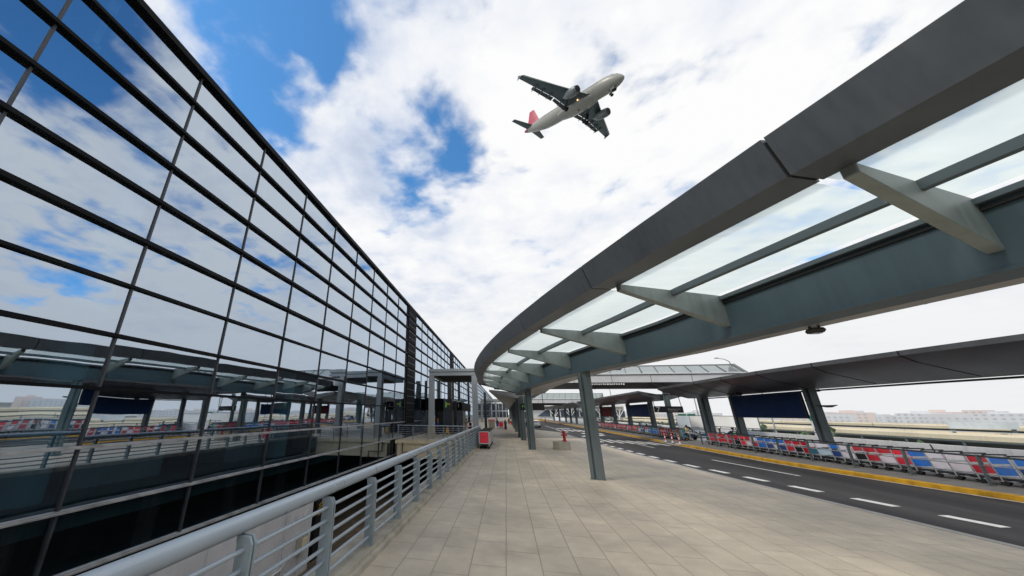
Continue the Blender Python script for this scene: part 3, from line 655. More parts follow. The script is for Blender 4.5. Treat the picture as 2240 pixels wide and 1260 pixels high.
sweep([(3.70,4.13),(4.30,4.13),(4.30,4.165),(3.70,4.165)], ys, M['girder'], 'girder_flange')
sweep([(3.62,5.02),(3.745,5.02),(3.745,5.10),(3.62,5.10)], ys, M['purlin'], 'edge_purlin')
sweep([(3.69,4.93),(3.748,4.93),(3.748,4.97),(3.69,4.97)], ys, M['seam'], 'shadow_gap')
sweep([(2.15,5.04),(2.29,5.04),(2.29,5.17),(2.15,5.17)], ys, M['purlin'], 'purlin')
m = MB(); wo = lambda y: 5.45+max(0,(y-12))*.045
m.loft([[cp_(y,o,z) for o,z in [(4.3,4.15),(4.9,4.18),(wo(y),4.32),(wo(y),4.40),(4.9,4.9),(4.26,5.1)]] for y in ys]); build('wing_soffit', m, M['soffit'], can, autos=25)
m = MB()
for y in densify(RIBS[0]+1, RIBS[-1]-.5, 30):
    m.bar(cp_(y,4.9,4.182), cp_(y,wo(y)-.03,4.317), .02, .012)
build('wing_seams', m, M['seam'], can)
for k, y in enumerate(RIBS):
    th = .075; m = MB(); s = fs(y); t = Vector((s,1,0)).normalized()
    pr = [(.68,5.07),(3.76,4.38),(3.76,5.14),(.68,5.21)]
    ry = lambda o: y-.24+.17*(o-.68)/3.08
    m.loft([[cp_(ry(o),o,z)-t*th for o,z in pr],[cp_(ry(o),o,z)+t*th for o,z in pr]])
    build('rib', m, M['rib'], can, bevel=.012)
for a, b in zip(RIBS, RIBS[1:]):
    for o0, o1 in ((.66,2.19),(2.25,3.7)):
        ys2 = densify(a+.05, b-.05, 2); m = MB()
        m.strip([cp_(y,o0,5.20) for y in ys2], [cp_(y,o1,5.185) for y in ys2]); build('glass_panel', m, M['roof_glass'], can)
m = MB(); m.loft([[cp_(RIBS[-1]+.1,o,z) for o,z in pr_] for pr_ in ([(.0,5.2),(.0,5.7),(.1,5.7),(.1,5.2)],[(4.2,4.2),(4.2,5.05),(4.3,5.05),(4.3,4.2)])]); build('end_beam', m, M['soffit_mid'], can)
COLS = [(7.5,4.85,4.16),(3.38,16.25,4.14),(1.66,28.0,4.14),(1.5,37.2,4.14)]
def column(x, y, zt, par, mat='column', rot=-.18, w=.30):
    m = MB(); m.box(-.02,w,-w*.62,w*.62,0,zt); m.xf(Matrix.Translation((x,y,0)) @ Matrix.Rotation(rot,4,'Z'))
    c = build('column', m, M[mat], par, bevel=.012)
    m = MB(); m.tube([(-.12,0,.02),(-.12,0,zt-.1)], .1, 12); m.box(-.045,-.015,-.06,.06,0,zt); m.xf(Matrix.Translation((x,y,0)) @ Matrix.Rotation(rot,4,'Z')); dp = build('drain_pipe', m, M[mat], c, autos=50)
    m = MB()
    for z in (1.05, zt-.75): m.lathe([(.115,0),(.115,.05)], (-.12,0,z), n=12)
    m.box(-.25,w+.02,-w*.62-.02,w*.62+.02,-.01,.012)
    m.xf(Matrix.Translation((x,y,0)) @ Matrix.Rotation(rot,4,'Z')); build('collar', m, M[mat], c)
    return c
for x, y, z in COLS: column(x, y, z, can)
# gull-wing canopies: outline at the near end to the far end
def gull(name, label, L0, stations, sof, par=None, thick=.2, bay=4.1, group=None, edge='fascia', wallcols=(), colmat='column', seams=True):
    # stations: list of (left xyz, mid xyz, right xyz)
    t = thing(name, label, 'canopy', L0, 0, group)
    m = MB(); up = lambda p, h: (p[0],p[1],p[2]+h)
    rings = []
    for l, c, r in stations:
        cl = (c[0]-.35, c[1], c[2]); cr = (c[0]+.35, c[1], c[2])
        lb = (l[0]*.82+c[0]*.18, l[1]*.82+c[1]*.18, l[2]*.82+c[2]*.18-.12)
        rings.append([up(l,thick), l, lb, cl, cr, r, up(r,thick), up(c,thick+.35)])
    m.loft(rings); build('roof_shell', m, M[sof], t, autos=20)
    if seams:
        for i, (l, c, r) in enumerate(stations):
            lb = (l[0]*.82+c[0]*.18, l[1]*.82+c[1]*.18, l[2]*.82+c[2]*.18-.12); e = Vector((-.008,0,-.008))
            pts = [Vector(q)+e for q in (up(l,thick),l,lb,(c[0]-.35,c[1],c[2]))]
            build('panel_seam', MB().loft([[q+Vector((-.01,-.022,0)),q+Vector((-.01,.022,0)),q+Vector((.012,.022,.012)),q+Vector((.012,-.022,.012))] for q in pts]), M['seam'], t)
    for x, y, z in wallcols: column(x, y, z, t, colmat, rot=-.12, w=.36)
    return t
def gs(f, ys): return [f(y) for y in ys]
dens = lambda a, b, st: [a + (b-a)*i/max(1,round((b-a)/st)) for i in range(max(1,round((b-a)/st))+1)]
near2 = lambda y: ((-1.62+.022*(y-38.6), y, 4.62), (1.42, y+.6, 4.0), (4.3, y+1.2, 4.7))
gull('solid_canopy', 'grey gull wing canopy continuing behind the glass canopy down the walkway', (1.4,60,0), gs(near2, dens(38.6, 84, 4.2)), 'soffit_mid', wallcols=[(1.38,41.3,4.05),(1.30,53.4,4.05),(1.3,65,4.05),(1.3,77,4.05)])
near3 = lambda y: ((-.2, y, 4.7), (1.42, y+.6, 4.0), (4.3, y+1.2, 4.7))
gull('solid_canopy', 'farthest grey canopy on the walkway side near the end of the road', (1.4,110,0), gs(near3, dens(88, 150, 6)), 'soffit_mid', wallcols=[(1.3,92,4.05),(1.3,106,4.05),(1.3,120,4.05),(1.3,135,4.05)])
# canopy over the island
KC = lambda y: KB(y)+3.3
far1 = lambda y: ((KB(y)+.15, y, 4.82), (KC(y), y+.5, 4.0), (KC(y)+3.4, y+.8, 4.8))
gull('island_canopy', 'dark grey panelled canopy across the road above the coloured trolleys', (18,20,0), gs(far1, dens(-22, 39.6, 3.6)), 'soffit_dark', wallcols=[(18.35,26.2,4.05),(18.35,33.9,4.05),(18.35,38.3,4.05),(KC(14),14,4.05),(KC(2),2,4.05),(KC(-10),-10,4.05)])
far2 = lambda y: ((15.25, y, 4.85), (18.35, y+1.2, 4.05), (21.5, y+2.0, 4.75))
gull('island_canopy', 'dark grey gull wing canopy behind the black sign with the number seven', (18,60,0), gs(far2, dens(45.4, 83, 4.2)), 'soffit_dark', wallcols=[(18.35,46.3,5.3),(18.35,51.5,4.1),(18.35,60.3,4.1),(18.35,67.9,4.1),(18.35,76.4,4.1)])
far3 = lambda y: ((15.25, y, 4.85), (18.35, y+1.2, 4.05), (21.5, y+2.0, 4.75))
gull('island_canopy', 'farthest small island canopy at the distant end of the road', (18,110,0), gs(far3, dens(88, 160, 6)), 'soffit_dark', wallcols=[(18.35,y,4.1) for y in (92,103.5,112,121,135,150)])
# light track under the island canopy
m = MB(); m.tube([(KC(y)+.5,y,3.93) for y in densify(-15,39,20)], .05, 6); tag(build('cable_pipe', m, M['lamp_body']), 'thin service pipe running under the island canopy above the blue board', 'pipe')
# glazed link roofs across the road
def link(y0, x0, x1, zf0, zf1, zr, dy, label, cols=()):
    t = thing('link_roof', label, 'roof', ((x0+x1)/2,y0,0), 0, 'glazed link roofs across the road')
    build('fascia_band', MB().box(x0,x1,y0,y0+.12,zf0,zf1-.07), M['off_white'], t)
    build('shadow_line', MB().box(x0,x1+.1,y0-.05,y0+.2,zf1-.06,zf1), M['seam'], t)
    build('edge_trim', MB().box(x0,x1+.15,y0-.1,y0+.3,zf1,zf1+.12), M['off_white'], t)
    m = MB(); xs = densify(x0,x1,max(4,int((x1-x0)/1.55)))
    for a, b in zip(xs, xs[1:]):
        m.quad((a,y0+.1,zf1+.14),(b,y0+.1,zf1+.14),(b+1.0,y0+dy,zr),(a+1.0,y0+dy,zr))
    build('glass_roof', m, M['roof_glass'], t)
    m = MB()
    for i, a in enumerate(xs): m.bar((a,y0+.1,zf1+.17),(a+1.0,y0+dy,zr+.03), .12 if i % 5 == 0 else .07, .07)
    m.bar((x0+1,y0+dy,zr+.03),(x1+1.2,y0+dy,zr+.03),.08,.08); m.bar((x1+.1,y0,zf1+.1),(x1+1.2,y0+dy,zr+.05),.3,.12)
    build('glazing_bar', m, M['portal_dark'], t)
    m = MB(); m.add([(x0,y0+.13,zf0+.02),(x1,y0+.13,zf0+.02),(x1,y0+1.6,zf0-.55),(x0,y0+1.6,zf0-.55),(x1,y0+dy,zf0-.45),(x0,y0+dy,zf0-.45)],[(0,1,2,3),(3,2,4,5)])
    m.quad((x1,y0+.1,zf0),(x1,y0+.1,zf1),(x1+.8,y0+dy,zr-.1),(x1,y0+dy,zf0-.45))
    build('underside', m, M['soffit_dark'], t)
    m = MB()
    for i, a in enumerate(densify(x0+1,x1-1,6)):
        if i % 2 == 0: m.bar((a,y0+.3,zf0-.1),(a+2.4,y0+1.5,zf0-.56),.16,.1)
        m.box(a,a+.04,y0-.01,y0,zf0,zf1-.07)
    build('brace', m, M['portal_dark'], t)
    return t
lk = link(40.3, -1.2, 23.6, 5.62, 6.42, 7.7, 3.6, 'nearer glazed link roof with white fascia crossing above the road')
m = MB(); random.seed(3); x = 8.6
while x < 12.4:
    w = random.uniform(.06,.16); m.box(x,x+w,40.27,40.29,5.36+random.uniform(0,.04),5.52); x += w+random.uniform(.03,.1)
build('small_white_marks', m, M['letter_white'], lk)
m = MB()
for x in (14.4,20.5): m.box(x-.2,x+.2,43.2,43.6,0 if x > 15 else 5,5.4)
build('post', MB().box(20.3,20.7,43.2,43.6,0,5.2), M['column'], lk)
link(104, 0, 26, 5.3, 6.3, 8.1, 5, 'distant glazed link roof at the far end of the road')

# ------------------------------------------------------------------ lights, boards and signs
def flood(p, label, s=1.):
    x, y, z = p; t = thing('floodlight', label, 'floodlight', p, 0, 'floodlights under the canopies')
    build('bracket', MB().box(x-.13*s,x+.13*s,y-.02,y+.02,z-.01,z+.02).bar((x-.06,y,z),(x-.06,y,z+.2),.025,.025,(0,1,0)).bar((x+.06,y,z),(x+.06,y,z+.2),.025,.025,(0,1,0)).bar((x-.12*s,y,z),(x-.15*s,y,z-.17*s),.03,.03,(0,1,0)).bar((x+.12*s,y,z),(x+.15*s,y,z-.17*s),.03,.03,(0,1,0)), M['lamp_body'], t)
    m = MB(); m.loft([[(x-.16*s,y-.13*s,z-.12*s),(x+.16*s,y-.13*s,z-.12*s),(x+.16*s,y+.13*s,z-.14*s),(x-.16*s,y+.13*s,z-.14*s)],[(x-.2*s,y-.16*s,z-.2*s),(x+.2*s,y-.16*s,z-.2*s),(x+.2*s,y+.17*s,z-.23*s),(x-.2*s,y+.17*s,z-.23*s)],[(x-.17*s,y-.12*s,z-.28*s),(x+.17*s,y-.12*s,z-.28*s),(x+.17*s,y+.14*s,z-.3*s),(x-.17*s,y+.14*s,z-.3*s)]])
    h = build('housing', m, M['lamp_body'], t)
    build('lens', MB().box(x-.13*s,x+.13*s,y-.09*s,y+.11*s,z-.315*s,z-.30*s), M['headlight'], h)
flood((6.38,8.35,4.20), 'dark square floodlight under the near edge of the glass canopy', .6)
flood((4.75,15.9,4.36), 'small dark floodlight under the glass canopy near the front column', .6)
flood((19.4,26.9,4.12), 'grey floodlight under the island canopy right of the big navy board', .75)
sp2 = thing('loudspeaker', 'flat wedge shaped loudspeaker arm on the column right of the navy board', 'loudspeaker', (18.75,25.9,2.98)); build('body', MB().loft([[(18.6,25.8,2.98),(18.6,26.0,2.98),(18.6,26.0,3.06),(18.6,25.8,3.06)],[(19.0,25.7,2.93),(19.0,26.1,2.93),(19.0,26.1,3.06),(19.0,25.7,3.06)],[(19.35,25.75,3.05),(19.35,26.05,3.05),(19.35,26.05,3.08),(19.35,25.75,3.08)]]), M['column_dark'], sp2); build('bracket', MB().box(18.4,18.62,25.87,25.93,3.0,3.04), M['lamp_body'], sp2)
flood((17.6,31.5,4.15), 'floodlight under the island canopy left of the big navy board', .9)
flood((-.6,35.2,4.85), 'yellowish floodlight under the far end of the glass canopy', .8)
def board(name, y0, y1, z0, z1, x, mat, label, cat, frame='lamp_body', d=.09):
    t = thing(name, label, cat, (x,(y0+y1)/2,z0))
    build('panel', MB().box(x-d/2,x+d/2,y0,y1,z0,z1), M[mat], t)
    f = MB()
    f.box(x-d/2-.015,x+d/2+.015,y0-.04,y1+.04,z1,z1+.05); f.box(x-d/2-.015,x+d/2+.015,y0-.04,y1+.04,z0-.05,z0)
    f.box(x-d/2-.015,x+d/2+.015,y0-.05,y0,z0,z1); f.box(x-d/2-.015,x+d/2+.015,y1,y1+.05,z0,z1)
    build('frame', f, M[frame], t); return t
board('advertising_board', 26.55, 33.6, 2.34, 3.86, 18.2, 'navy_board', 'big plain navy blue board hung between two columns above the trolleys', 'board')
board('advertising_board', 52.1, 59.8, 2.2, 3.75, 18.35, 'navy_board', 'smaller navy blue board farther along under the second island canopy', 'board')
board('advertising_board', 68.6, 76.1, 2.15, 3.7, 18.35, 'red_board', 'dark red board farthest along under the second island canopy', 'board')
def standing(y0, y1, z0, z1, x, mat, label):
    t = board('hoarding', y0, y1, z0, z1, x, mat, label, 'hoarding', 'column', .12)
    t.location = (x,(y0+y1)/2,-6); t.rotation_euler = (0,0,0)
    for ch in t.children: ch.data.transform(Matrix.Translation((0,0,z0+6)))
    for y in (y0+.4, (y0+y1)/2, y1-.4): build('post', MB().box(x+.07,x+.2,y-.08,y+.08,-6,z1-.1), M['column'], t)
    t.rotation_euler = (0,0,R(32))
standing(54.6, 60.2, .85, 2.38, 26.1, 'pale_board', 'pale grey blank hoarding beyond the outer road, left of the white one')
standing(47.6, 55.2, .95, 2.36, 26.1, 'white_board', 'blank white hoarding beyond the outer road behind a column')
def glyphs(s, size, mat, name, par, M4, ext=.004):
    cu = bpy.data.curves.new('txt','FONT'); cu.body = s; cu.size = size; cu.extrude = ext; cu.offset = .018
    o = bpy.data.objects.new('txt', cu); C.objects.link(o); bpy.context.view_layer.update()
    me = bpy.data.meshes.new_from_object(o.evaluated_get(bpy.context.evaluated_depsgraph_get())); bpy.data.objects.remove(o)
    m = MB(); m.add([tuple(M4 @ v.co) for v in me.vertices], [tuple(p.vertices) for p in me.polygons])
    return build(name, m, M[mat], par)
sg = thing('hanging_sign', 'black hanging sign with a white number 7 under the second island canopy', 'sign', (17.5,44,2.6))
build('panel', MB().box(16.1,18.95,44,44.12,2.68,3.34), M['sign_black'], sg)
glyphs('7', .74, 'letter_white', 'number', sg, Matrix.Translation((16.30,43.99,2.76)) @ Matrix.Rotation(PI/2,4,'X'))
m = MB(); random.seed(11); x = 17.45
while x < 18.6:
    w = random.uniform(.07,.12)
    m.box(x,x+w,43.985,43.995,2.98,3.0); m.box(x,x+w*.8,43.985,43.995,3.05,3.07); m.box(x+w*.3,x+w*.5,43.985,43.995,2.94,3.12); x += w+.045
for i in range(14): m.box(17.5+i*.065,17.54+i*.065,43.985,43.995,2.83,2.87)
build('lettering', m, M['letter_white'], sg)
m = MB(); m.bar((16.2,44.06,3.3),(16.05,44.06,4.6),.05,.05,(0,1,0)); m.bar((18.85,44.06,3.3),(18.75,44.06,4.6),.05,.05,(0,1,0)); m.box(15.8,19,44.0,44.12,4.5,4.62); build('hanger', m, M['lamp_body'], sg)
sg = thing('hanging_sign', 'black hanging sign with green marks under the walkway canopy beyond the second column', 'sign', (2.3,34,2.7))
build('panel', MB().box(1.35,3.45,34,34.12,2.72,3.3), M['sign_black'], sg)
build('green_mark', MB().box(1.5,1.56,33.985,33.995,2.98,3.16).box(1.66,1.7,33.985,33.995,2.95,3.2), M['lit_green'], sg)
m = MB(); m.bar((3.35,34.06,3.3),(3.35,34.06,4.4),.05,.05,(0,1,0)); m.bar((1.95,34.06,3.3),(1.95,34.06,4.2),.05,.05,(0,1,0)); build('hanger', m, M['lamp_body'], sg)
def gantry(x0, x1, y, z0, z1, label, nb=2):
    t = thing('road_gantry', label, 'road sign', (x0,y,-6)); w = (x1-x0)/nb
    for i in range(nb): build('sign_panel', MB().box(x0+i*w+.1,x0+(i+1)*w-.1,y,y+.1,z0,z1), M['sign_green'], t)
    m = MB(); m.box(x0+.3,x0+.5,y+.1,y+.3,-6,z1); m.box(x1-.5,x1-.3,y+.1,y+.3,-6,z1); m.box(x0,x1,y+.1,y+.25,z0+.2,z0+.35); build('frame', m, M['hazy_block'], t)
gantry(37.4, 41.0, 90, 1.9, 2.75, 'green overhead road sign beyond the hoardings left of a column')
gantry(59, 61, 86, 1.7, 2.7, 'green overhead road sign beside the rightmost canopy column', 1)
def gan2(x, y, label):
    t = thing('billboard_frame', label, 'billboard', (x,y,-6)); m = MB(); m.box(x,x+.3,y,y+.3,-6,1.9); m.box(x+6.7,x+7,y,y+.3,-6,1.9); build('frame', m, M['column'], t)
    build('panel', MB().box(x-.3,x+7.3,y-.15,y+.02,1.0,1.9), M['pale_board'], t)
gan2(62, 66, 'dark framed billboard back standing by the elevated highway')
def street_lamp(x, y, zt, dx, label, zb=-6):
    t = thing('street_lamp', label, 'street lamp', (x,y,zb), 0, 'street lamps beyond the road')
    build('pole', MB().tube([(x,y,zb),(x,y,zt-1.0),(x+dx*.1,y,zt-.45),(x+dx*.4,y,zt-.1),(x+dx*.8,y,zt+.02)], [.12,.09,.07,.055,.045], 8), M['portal'], t)
    build('lamp_head', MB().loft([[(x+dx*(.75+.1*i),y+a*r,zt+.05+b*h) for a,b in ((-1,-.6),(1,-.6),(.7,1),(-.7,1))] for i,(r,h) in enumerate([(.06,.03),(.17,.07),(.17,.08),(.1,.04)])] if dx > 0 else [[(x+dx*(.75+.1*i),y+a*r,zt+.05+b*h) for a,b in ((-1,-.6),(1,-.6),(.7,1),(-.7,1))] for i,(r,h) in enumerate([(.06,.03),(.17,.07),(.17,.08),(.1,.04)])]), M['column'], t)
street_lamp(33.7, 60, 10.6, -1.9, 'street lamp rising behind the nearer glazed link roof')
street_lamp(27.0, 100, 9.1, -1.2, 'distant street lamp behind the second island canopy')
street_lamp(35.0, 76, 9.4, 1.2, 'street lamp pole standing beside the black sign with the number')
street_lamp(38.0, 62, 5.9, -1.2, 'street lamp pole rising beyond the barrier near the white car', -6)
# ------------------------------------------------------------------ island fence and trolleys
def isl_fence(name, label, y0, y1, step, col='column'):
    ff = lambda y: KB(y)+1.9
    t = thing(name, label, 'fence', (ff(y0),y0,0), 0, 'fences on the trolley island')
    for z in (1.03,.70,.40):
        ys = dens(y0,y1,1.2); build('rail', MB().tube([(ff(y),y,z) for y in ys], .036 if z > 1 else .02, 8), M['column_dark' if z > 1 else 'steel'], t, autos=50)
    for y in dens(y0,y1,step):
        x = ff(y); m = MB(); m.loft([[(x-.05,y-.02,0),(x+.05,y-.02,0),(x+.05,y+.02,0),(x-.05,y+.02,0)],[(x-.06,y-.025,.6),(x+.05,y-.025,.6),(x+.05,y+.025,.6),(x-.06,y+.025,.6)],[(x-.05,y-.03,1.08),(x+.06,y-.03,1.08),(x+.06,y+.03,1.08),(x-.05,y+.03,1.08)]])
        m.box(x-.12,x+.12,y-.05,y+.05,0,.03); build('post', m, M['column'], t)
isl_fence('island_fence', 'nearer dark fence in front of the red, blue and white trolleys', -14, 37.2, 2.35)
isl_fence('island_fence', 'farther fence in front of the long row of red trolleys', 41.3, 84, 2.4)

def make_cart(name, kind):
    t = thing(name, 'luggage trolley', 'trolley')
    m = MB()
    for sx in (-1, 1):
        m.tube([(sx*.30,-.30,.14),(sx*.27,.1,.15),(sx*.2,.55,.17)], .022, 7)
        m.tube([(sx*.30,-.28,.13),(sx*.31,-.20,.6),(sx*.31,-.12,1.02)], .02, 7)
    m.tube([(-.30,-.25,.3),(.30,-.25,.3)], .016, 6); m.tube([(-.2,.55,.17),(.2,.55,.17)], .022, 7); m.tube([(-.27,.1,.15),(.27,.1,.15)], .016, 6)
    build('frame', m, M['steel'], t)
    m = MB(); m.tube([(-.34,-.1,1.03),(-.33,-.16,1.06),(.33,-.16,1.06),(.34,-.1,1.03)], .028, 8); build('handle', m, M['cart_black'], t)
    m = MB(); m.box(-.25,.25,-.15,.5,.19,.215)
    for i in range(4): m.box(-.22+.13*i,-.19+.13*i,-.15,.5,.215,.235)
    build('deck', m, M['cart_black'], t)
    if kind == 'board':
        m = MB(); m.add([(-.29,-.245,.34),(.29,-.245,.34),(.29,-.215,.66),(-.29,-.215,.66)],[(0,1,2,3)]); a = m
        b = MB().add([(-.27,-.205,.74),(.27,-.205,.74),(.27,-.175,.96),(-.27,-.175,.96)],[(0,1,2,3)])
        for k in (a, b): k.v += [(x,y+.02,z) for x,y,z in k.v]; k.f += [(4,7,6,5),(0,4,5,1),(1,5,6,2),(2,6,7,3),(3,7,4,0)]
        build('lower_panel', a, M['cart_red'], t); build('upper_panel', b, M['cart_red'], t)
    else:
        a = MB().add([(-.29,-.285,.36),(.29,-.285,.36),(.29,-.225,1.0),(-.29,-.225,1.0)],[(0,1,2,3)]); a.v += [(x,y+.02,z) for x,y,z in a.v]; a.f += [(4,7,6,5),(0,4,5,1),(1,5,6,2),(2,6,7,3),(3,7,4,0)]
        pn = build('panel', a, M['cart_bright'], t)
        m = MB()
        for p, q in (((-.32,.33),(.32,.33)),((-.32,1.04),(.32,1.04)),((-.32,.33),(-.32,1.04)),((.32,.33),(.32,1.04))):
            m.bar((p[0],-.29+(p[1]-.33)*.09,p[1]),(q[0],-.29+(q[1]-.33)*.09,q[1]),.045,.05,(0,1,0))
        build('panel_frame', m, M['off_white'], t)
        m = MB()
        for i in range(10): m.box(-.17+.035*i,-.15+.035*i,-.266,-.262,.70,.735)
        m.xf(Matrix.Translation((0,.006,0))); build('small_lettering', m, M['cart_red'], pn)
        m = MB()
        for sx in (-1,1): m.box(sx*.33-.012,sx*.33+.012,-.22,.5,.30,.95)
        build('side_plate', m, M['steel'], t)
    for x, y in ((-.28,-.3),(.28,-.3),(0,.5)):
        w = build('wheel', MB().lathe([(.03,-.025),(.085,-.022),(.09,0),(.085,.022),(.03,.025)], (x,y,.09), (1,0,0), 12), M['rubber'], t)
    return t
def recolor(t, names, mats):
    for ch in t.children:
        b = ch.name.split('.')[0]
        if b in names:
            ch.material_slots[0].link = 'OBJECT'; ch.material_slots[0].material = M[mats[names.index(b)]]
RB = make_cart('luggage_trolley', 'frame'); first = True
for i in range(14):
    o = RB if i == 0 else dup(RB)
    put(o, (-1.68+.004*i, 27.55+.47*i, 0), 0, 'front red trolley of the nested row standing against the walkway railing' if i == 0 else 'red trolley nested behind the front one in the row by the walkway railing', 'red trolleys nested by the walkway railing')
    o.scale = (1.1,1.1,1.1)
FC = make_cart('luggage_trolley', 'board'); used = [False]
def cart(x, y, rz, up, lo, label, group):
    o = FC if not used[0] else dup(FC); used[0] = True
    put(o, (x,y,.012), rz, label, group); o.scale = (1.16,1.12,1.0); recolor(o, ['upper_panel','lower_panel'], [up, lo]); return o
CW = {'cart_red':'dark red','cart_bright':'bright red','cart_blue':'blue','cart_navy':'navy','cart_white':'white','cart_pale':'pale blue','black':'black','cart_teal':'teal','cart_green':'green'}
r_, w_, b_ = 'cart_red', 'cart_white', 'cart_blue'
seq = [(37.2,r_,r_),(35.9,r_,r_),(34.35,r_,r_),(33.6,r_,'black'),(32.85,'cart_bright','cart_bright'),(32.2,r_,w_),(31.6,w_,r_),(30.9,b_,b_),(30.1,b_,'cart_navy'),(29.4,b_,w_),(28.9,b_,'cart_navy'),(28.3,r_,r_),(27.6,r_,'black'),(27.0,r_,r_),(26.5,w_,'cart_teal'),(25.95,w_,'cart_pale'),(25.1,b_,'cart_navy'),(24.55,w_,w_),(23.9,r_,'black'),(23.3,r_,r_)]
y = 22.7; random.seed(14)
while y > 15:
    c1 = random.choice([r_,r_,b_,w_,'cart_bright']); seq.append((y, c1, random.choice([c1, c1, 'cart_navy' if c1 == b_ else w_]))); y -= random.uniform(.52,.7)
def places(y): return ('at its left end by the first post' if y > 35 else 'below the police officer' if y > 33.2 else 'below the white car' if y > 31 else 'under the big navy board' if y > 27.3 else 'at the foot of the column' if y > 25.5 else 'just right of the column' if y > 22.8 else 'near the right edge')
for y, u, l in seq:
    nm = CW[u]+' trolley' if u == l else CW[u]+' and '+CW[l]+' trolley'
    cart(KB(y)+2.75, y, random.uniform(.02,.14), u, l, nm+' at the near fence '+places(y).replace('at its left end by','by'), 'trolleys behind the nearer island fence')
random.seed(5); y = 42.2; i = 0
far_pal = [('cart_teal','cart_teal'),('cart_green','cart_green'),('cart_red','cart_red'),('cart_green','cart_green')]+[('cart_red','cart_red')]*5+[('cart_red','cart_bright')]+[('cart_teal','cart_blue')]*5+[('cart_bright','cart_pale')]*2+[('cart_teal','cart_navy')]*2
while y < 83:
    s = far_pal[i] if i < len(far_pal) else random.choice([('cart_red','cart_red'),('cart_red','cart_red'),('cart_red','cart_pale'),('cart_bright','cart_red')])
    w = CW[s[0]]+' trolley' if s[0] == s[1] else CW[s[0]]+' and '+CW[s[1]]+' trolley'
    w2 = 'at the near end' if y < 46 else 'below the small navy board'
    if y > 66: w2 = 'below the dark red board'
    elif y > 57: w2 = 'between the two far boards'
    cart(KB(y)+2.75, y, .1, s[0], s[1], w+' of the far row '+w2, 'trolleys in the far row on the island')
    y += .66; i += 1
# bollards
for i, (x, y) in enumerate([(15.0,39.85),(15.15,38.7),(15.35,37.75)]):
    b = tag(build('bollard', MB().lathe([(.001,0),(.13,0),(.13,.03),(.06,.05),(.05,.70),(.04,.73),(.001,.74)],(0,0,0),n=14), M['bollard_bands'], autos=40), ['red and white post at the island gap, left of the column foot','red and white post at the island gap, middle of three','red and white post at the island gap, nearest the yellow kerb'][i], 'bollard', 'red and white posts at the island gap'); b.location = (x,y,0)
# planter block with hydrant
m = MB(); m.poly([(3.62,28.25),(4.42,28.45),(4.55,29.2),(3.9,29.5),(3.3,29.1),(3.3,28.6)],0,.52); m.poly([(3.7,28.4),(4.35,28.55),(4.45,29.1),(3.9,29.35),(3.4,29.0),(3.4,28.7)],.515,.535)
tag(build('concrete_block', m, M['curb'], bevel=.02), 'low pale concrete block on the paving with a hydrant on it', 'concrete block')
h = thing('fire_hydrant', 'red fire hydrant standing on the low concrete block', 'hydrant', (4.1,28.7,.535))
build('barrel', MB().lathe([(.001,0),(.17,0),(.17,.05),(.10,.08),(.10,.52),(.13,.54),(.13,.58),(.10,.66),(.04,.72),(.03,.76),(.001,.77)],(4.1,28.7,.535),n=16), M['red_paint'], h, autos=40)
for a in (PI, -PI/2, 0): build('outlet', MB().lathe([(.05,.05),(.05,.17),(.07,.17),(.07,.21),(.001,.22)],(4.1,28.7,.97),(math.cos(a),math.sin(a),0),12), M['red_paint'], h, autos=40)
# A-frame floor sign
f = thing('floor_sign', 'small yellow folding floor sign on the entrance bridge', 'floor sign', (-6.87,42.8,0))
for s in (-1,1):
    build('leaf', MB().loft([[(-6.87+a,42.8+s*(.2-.18*b)+c,b) for a,b in ((-.2,0),(-.14,0),(-.1,.25),(.1,.25),(.14,0),(.2,0),(.1,.85),(-.1,.85))] for c in (-.01,.01)]), M['yellow_sign'], f)

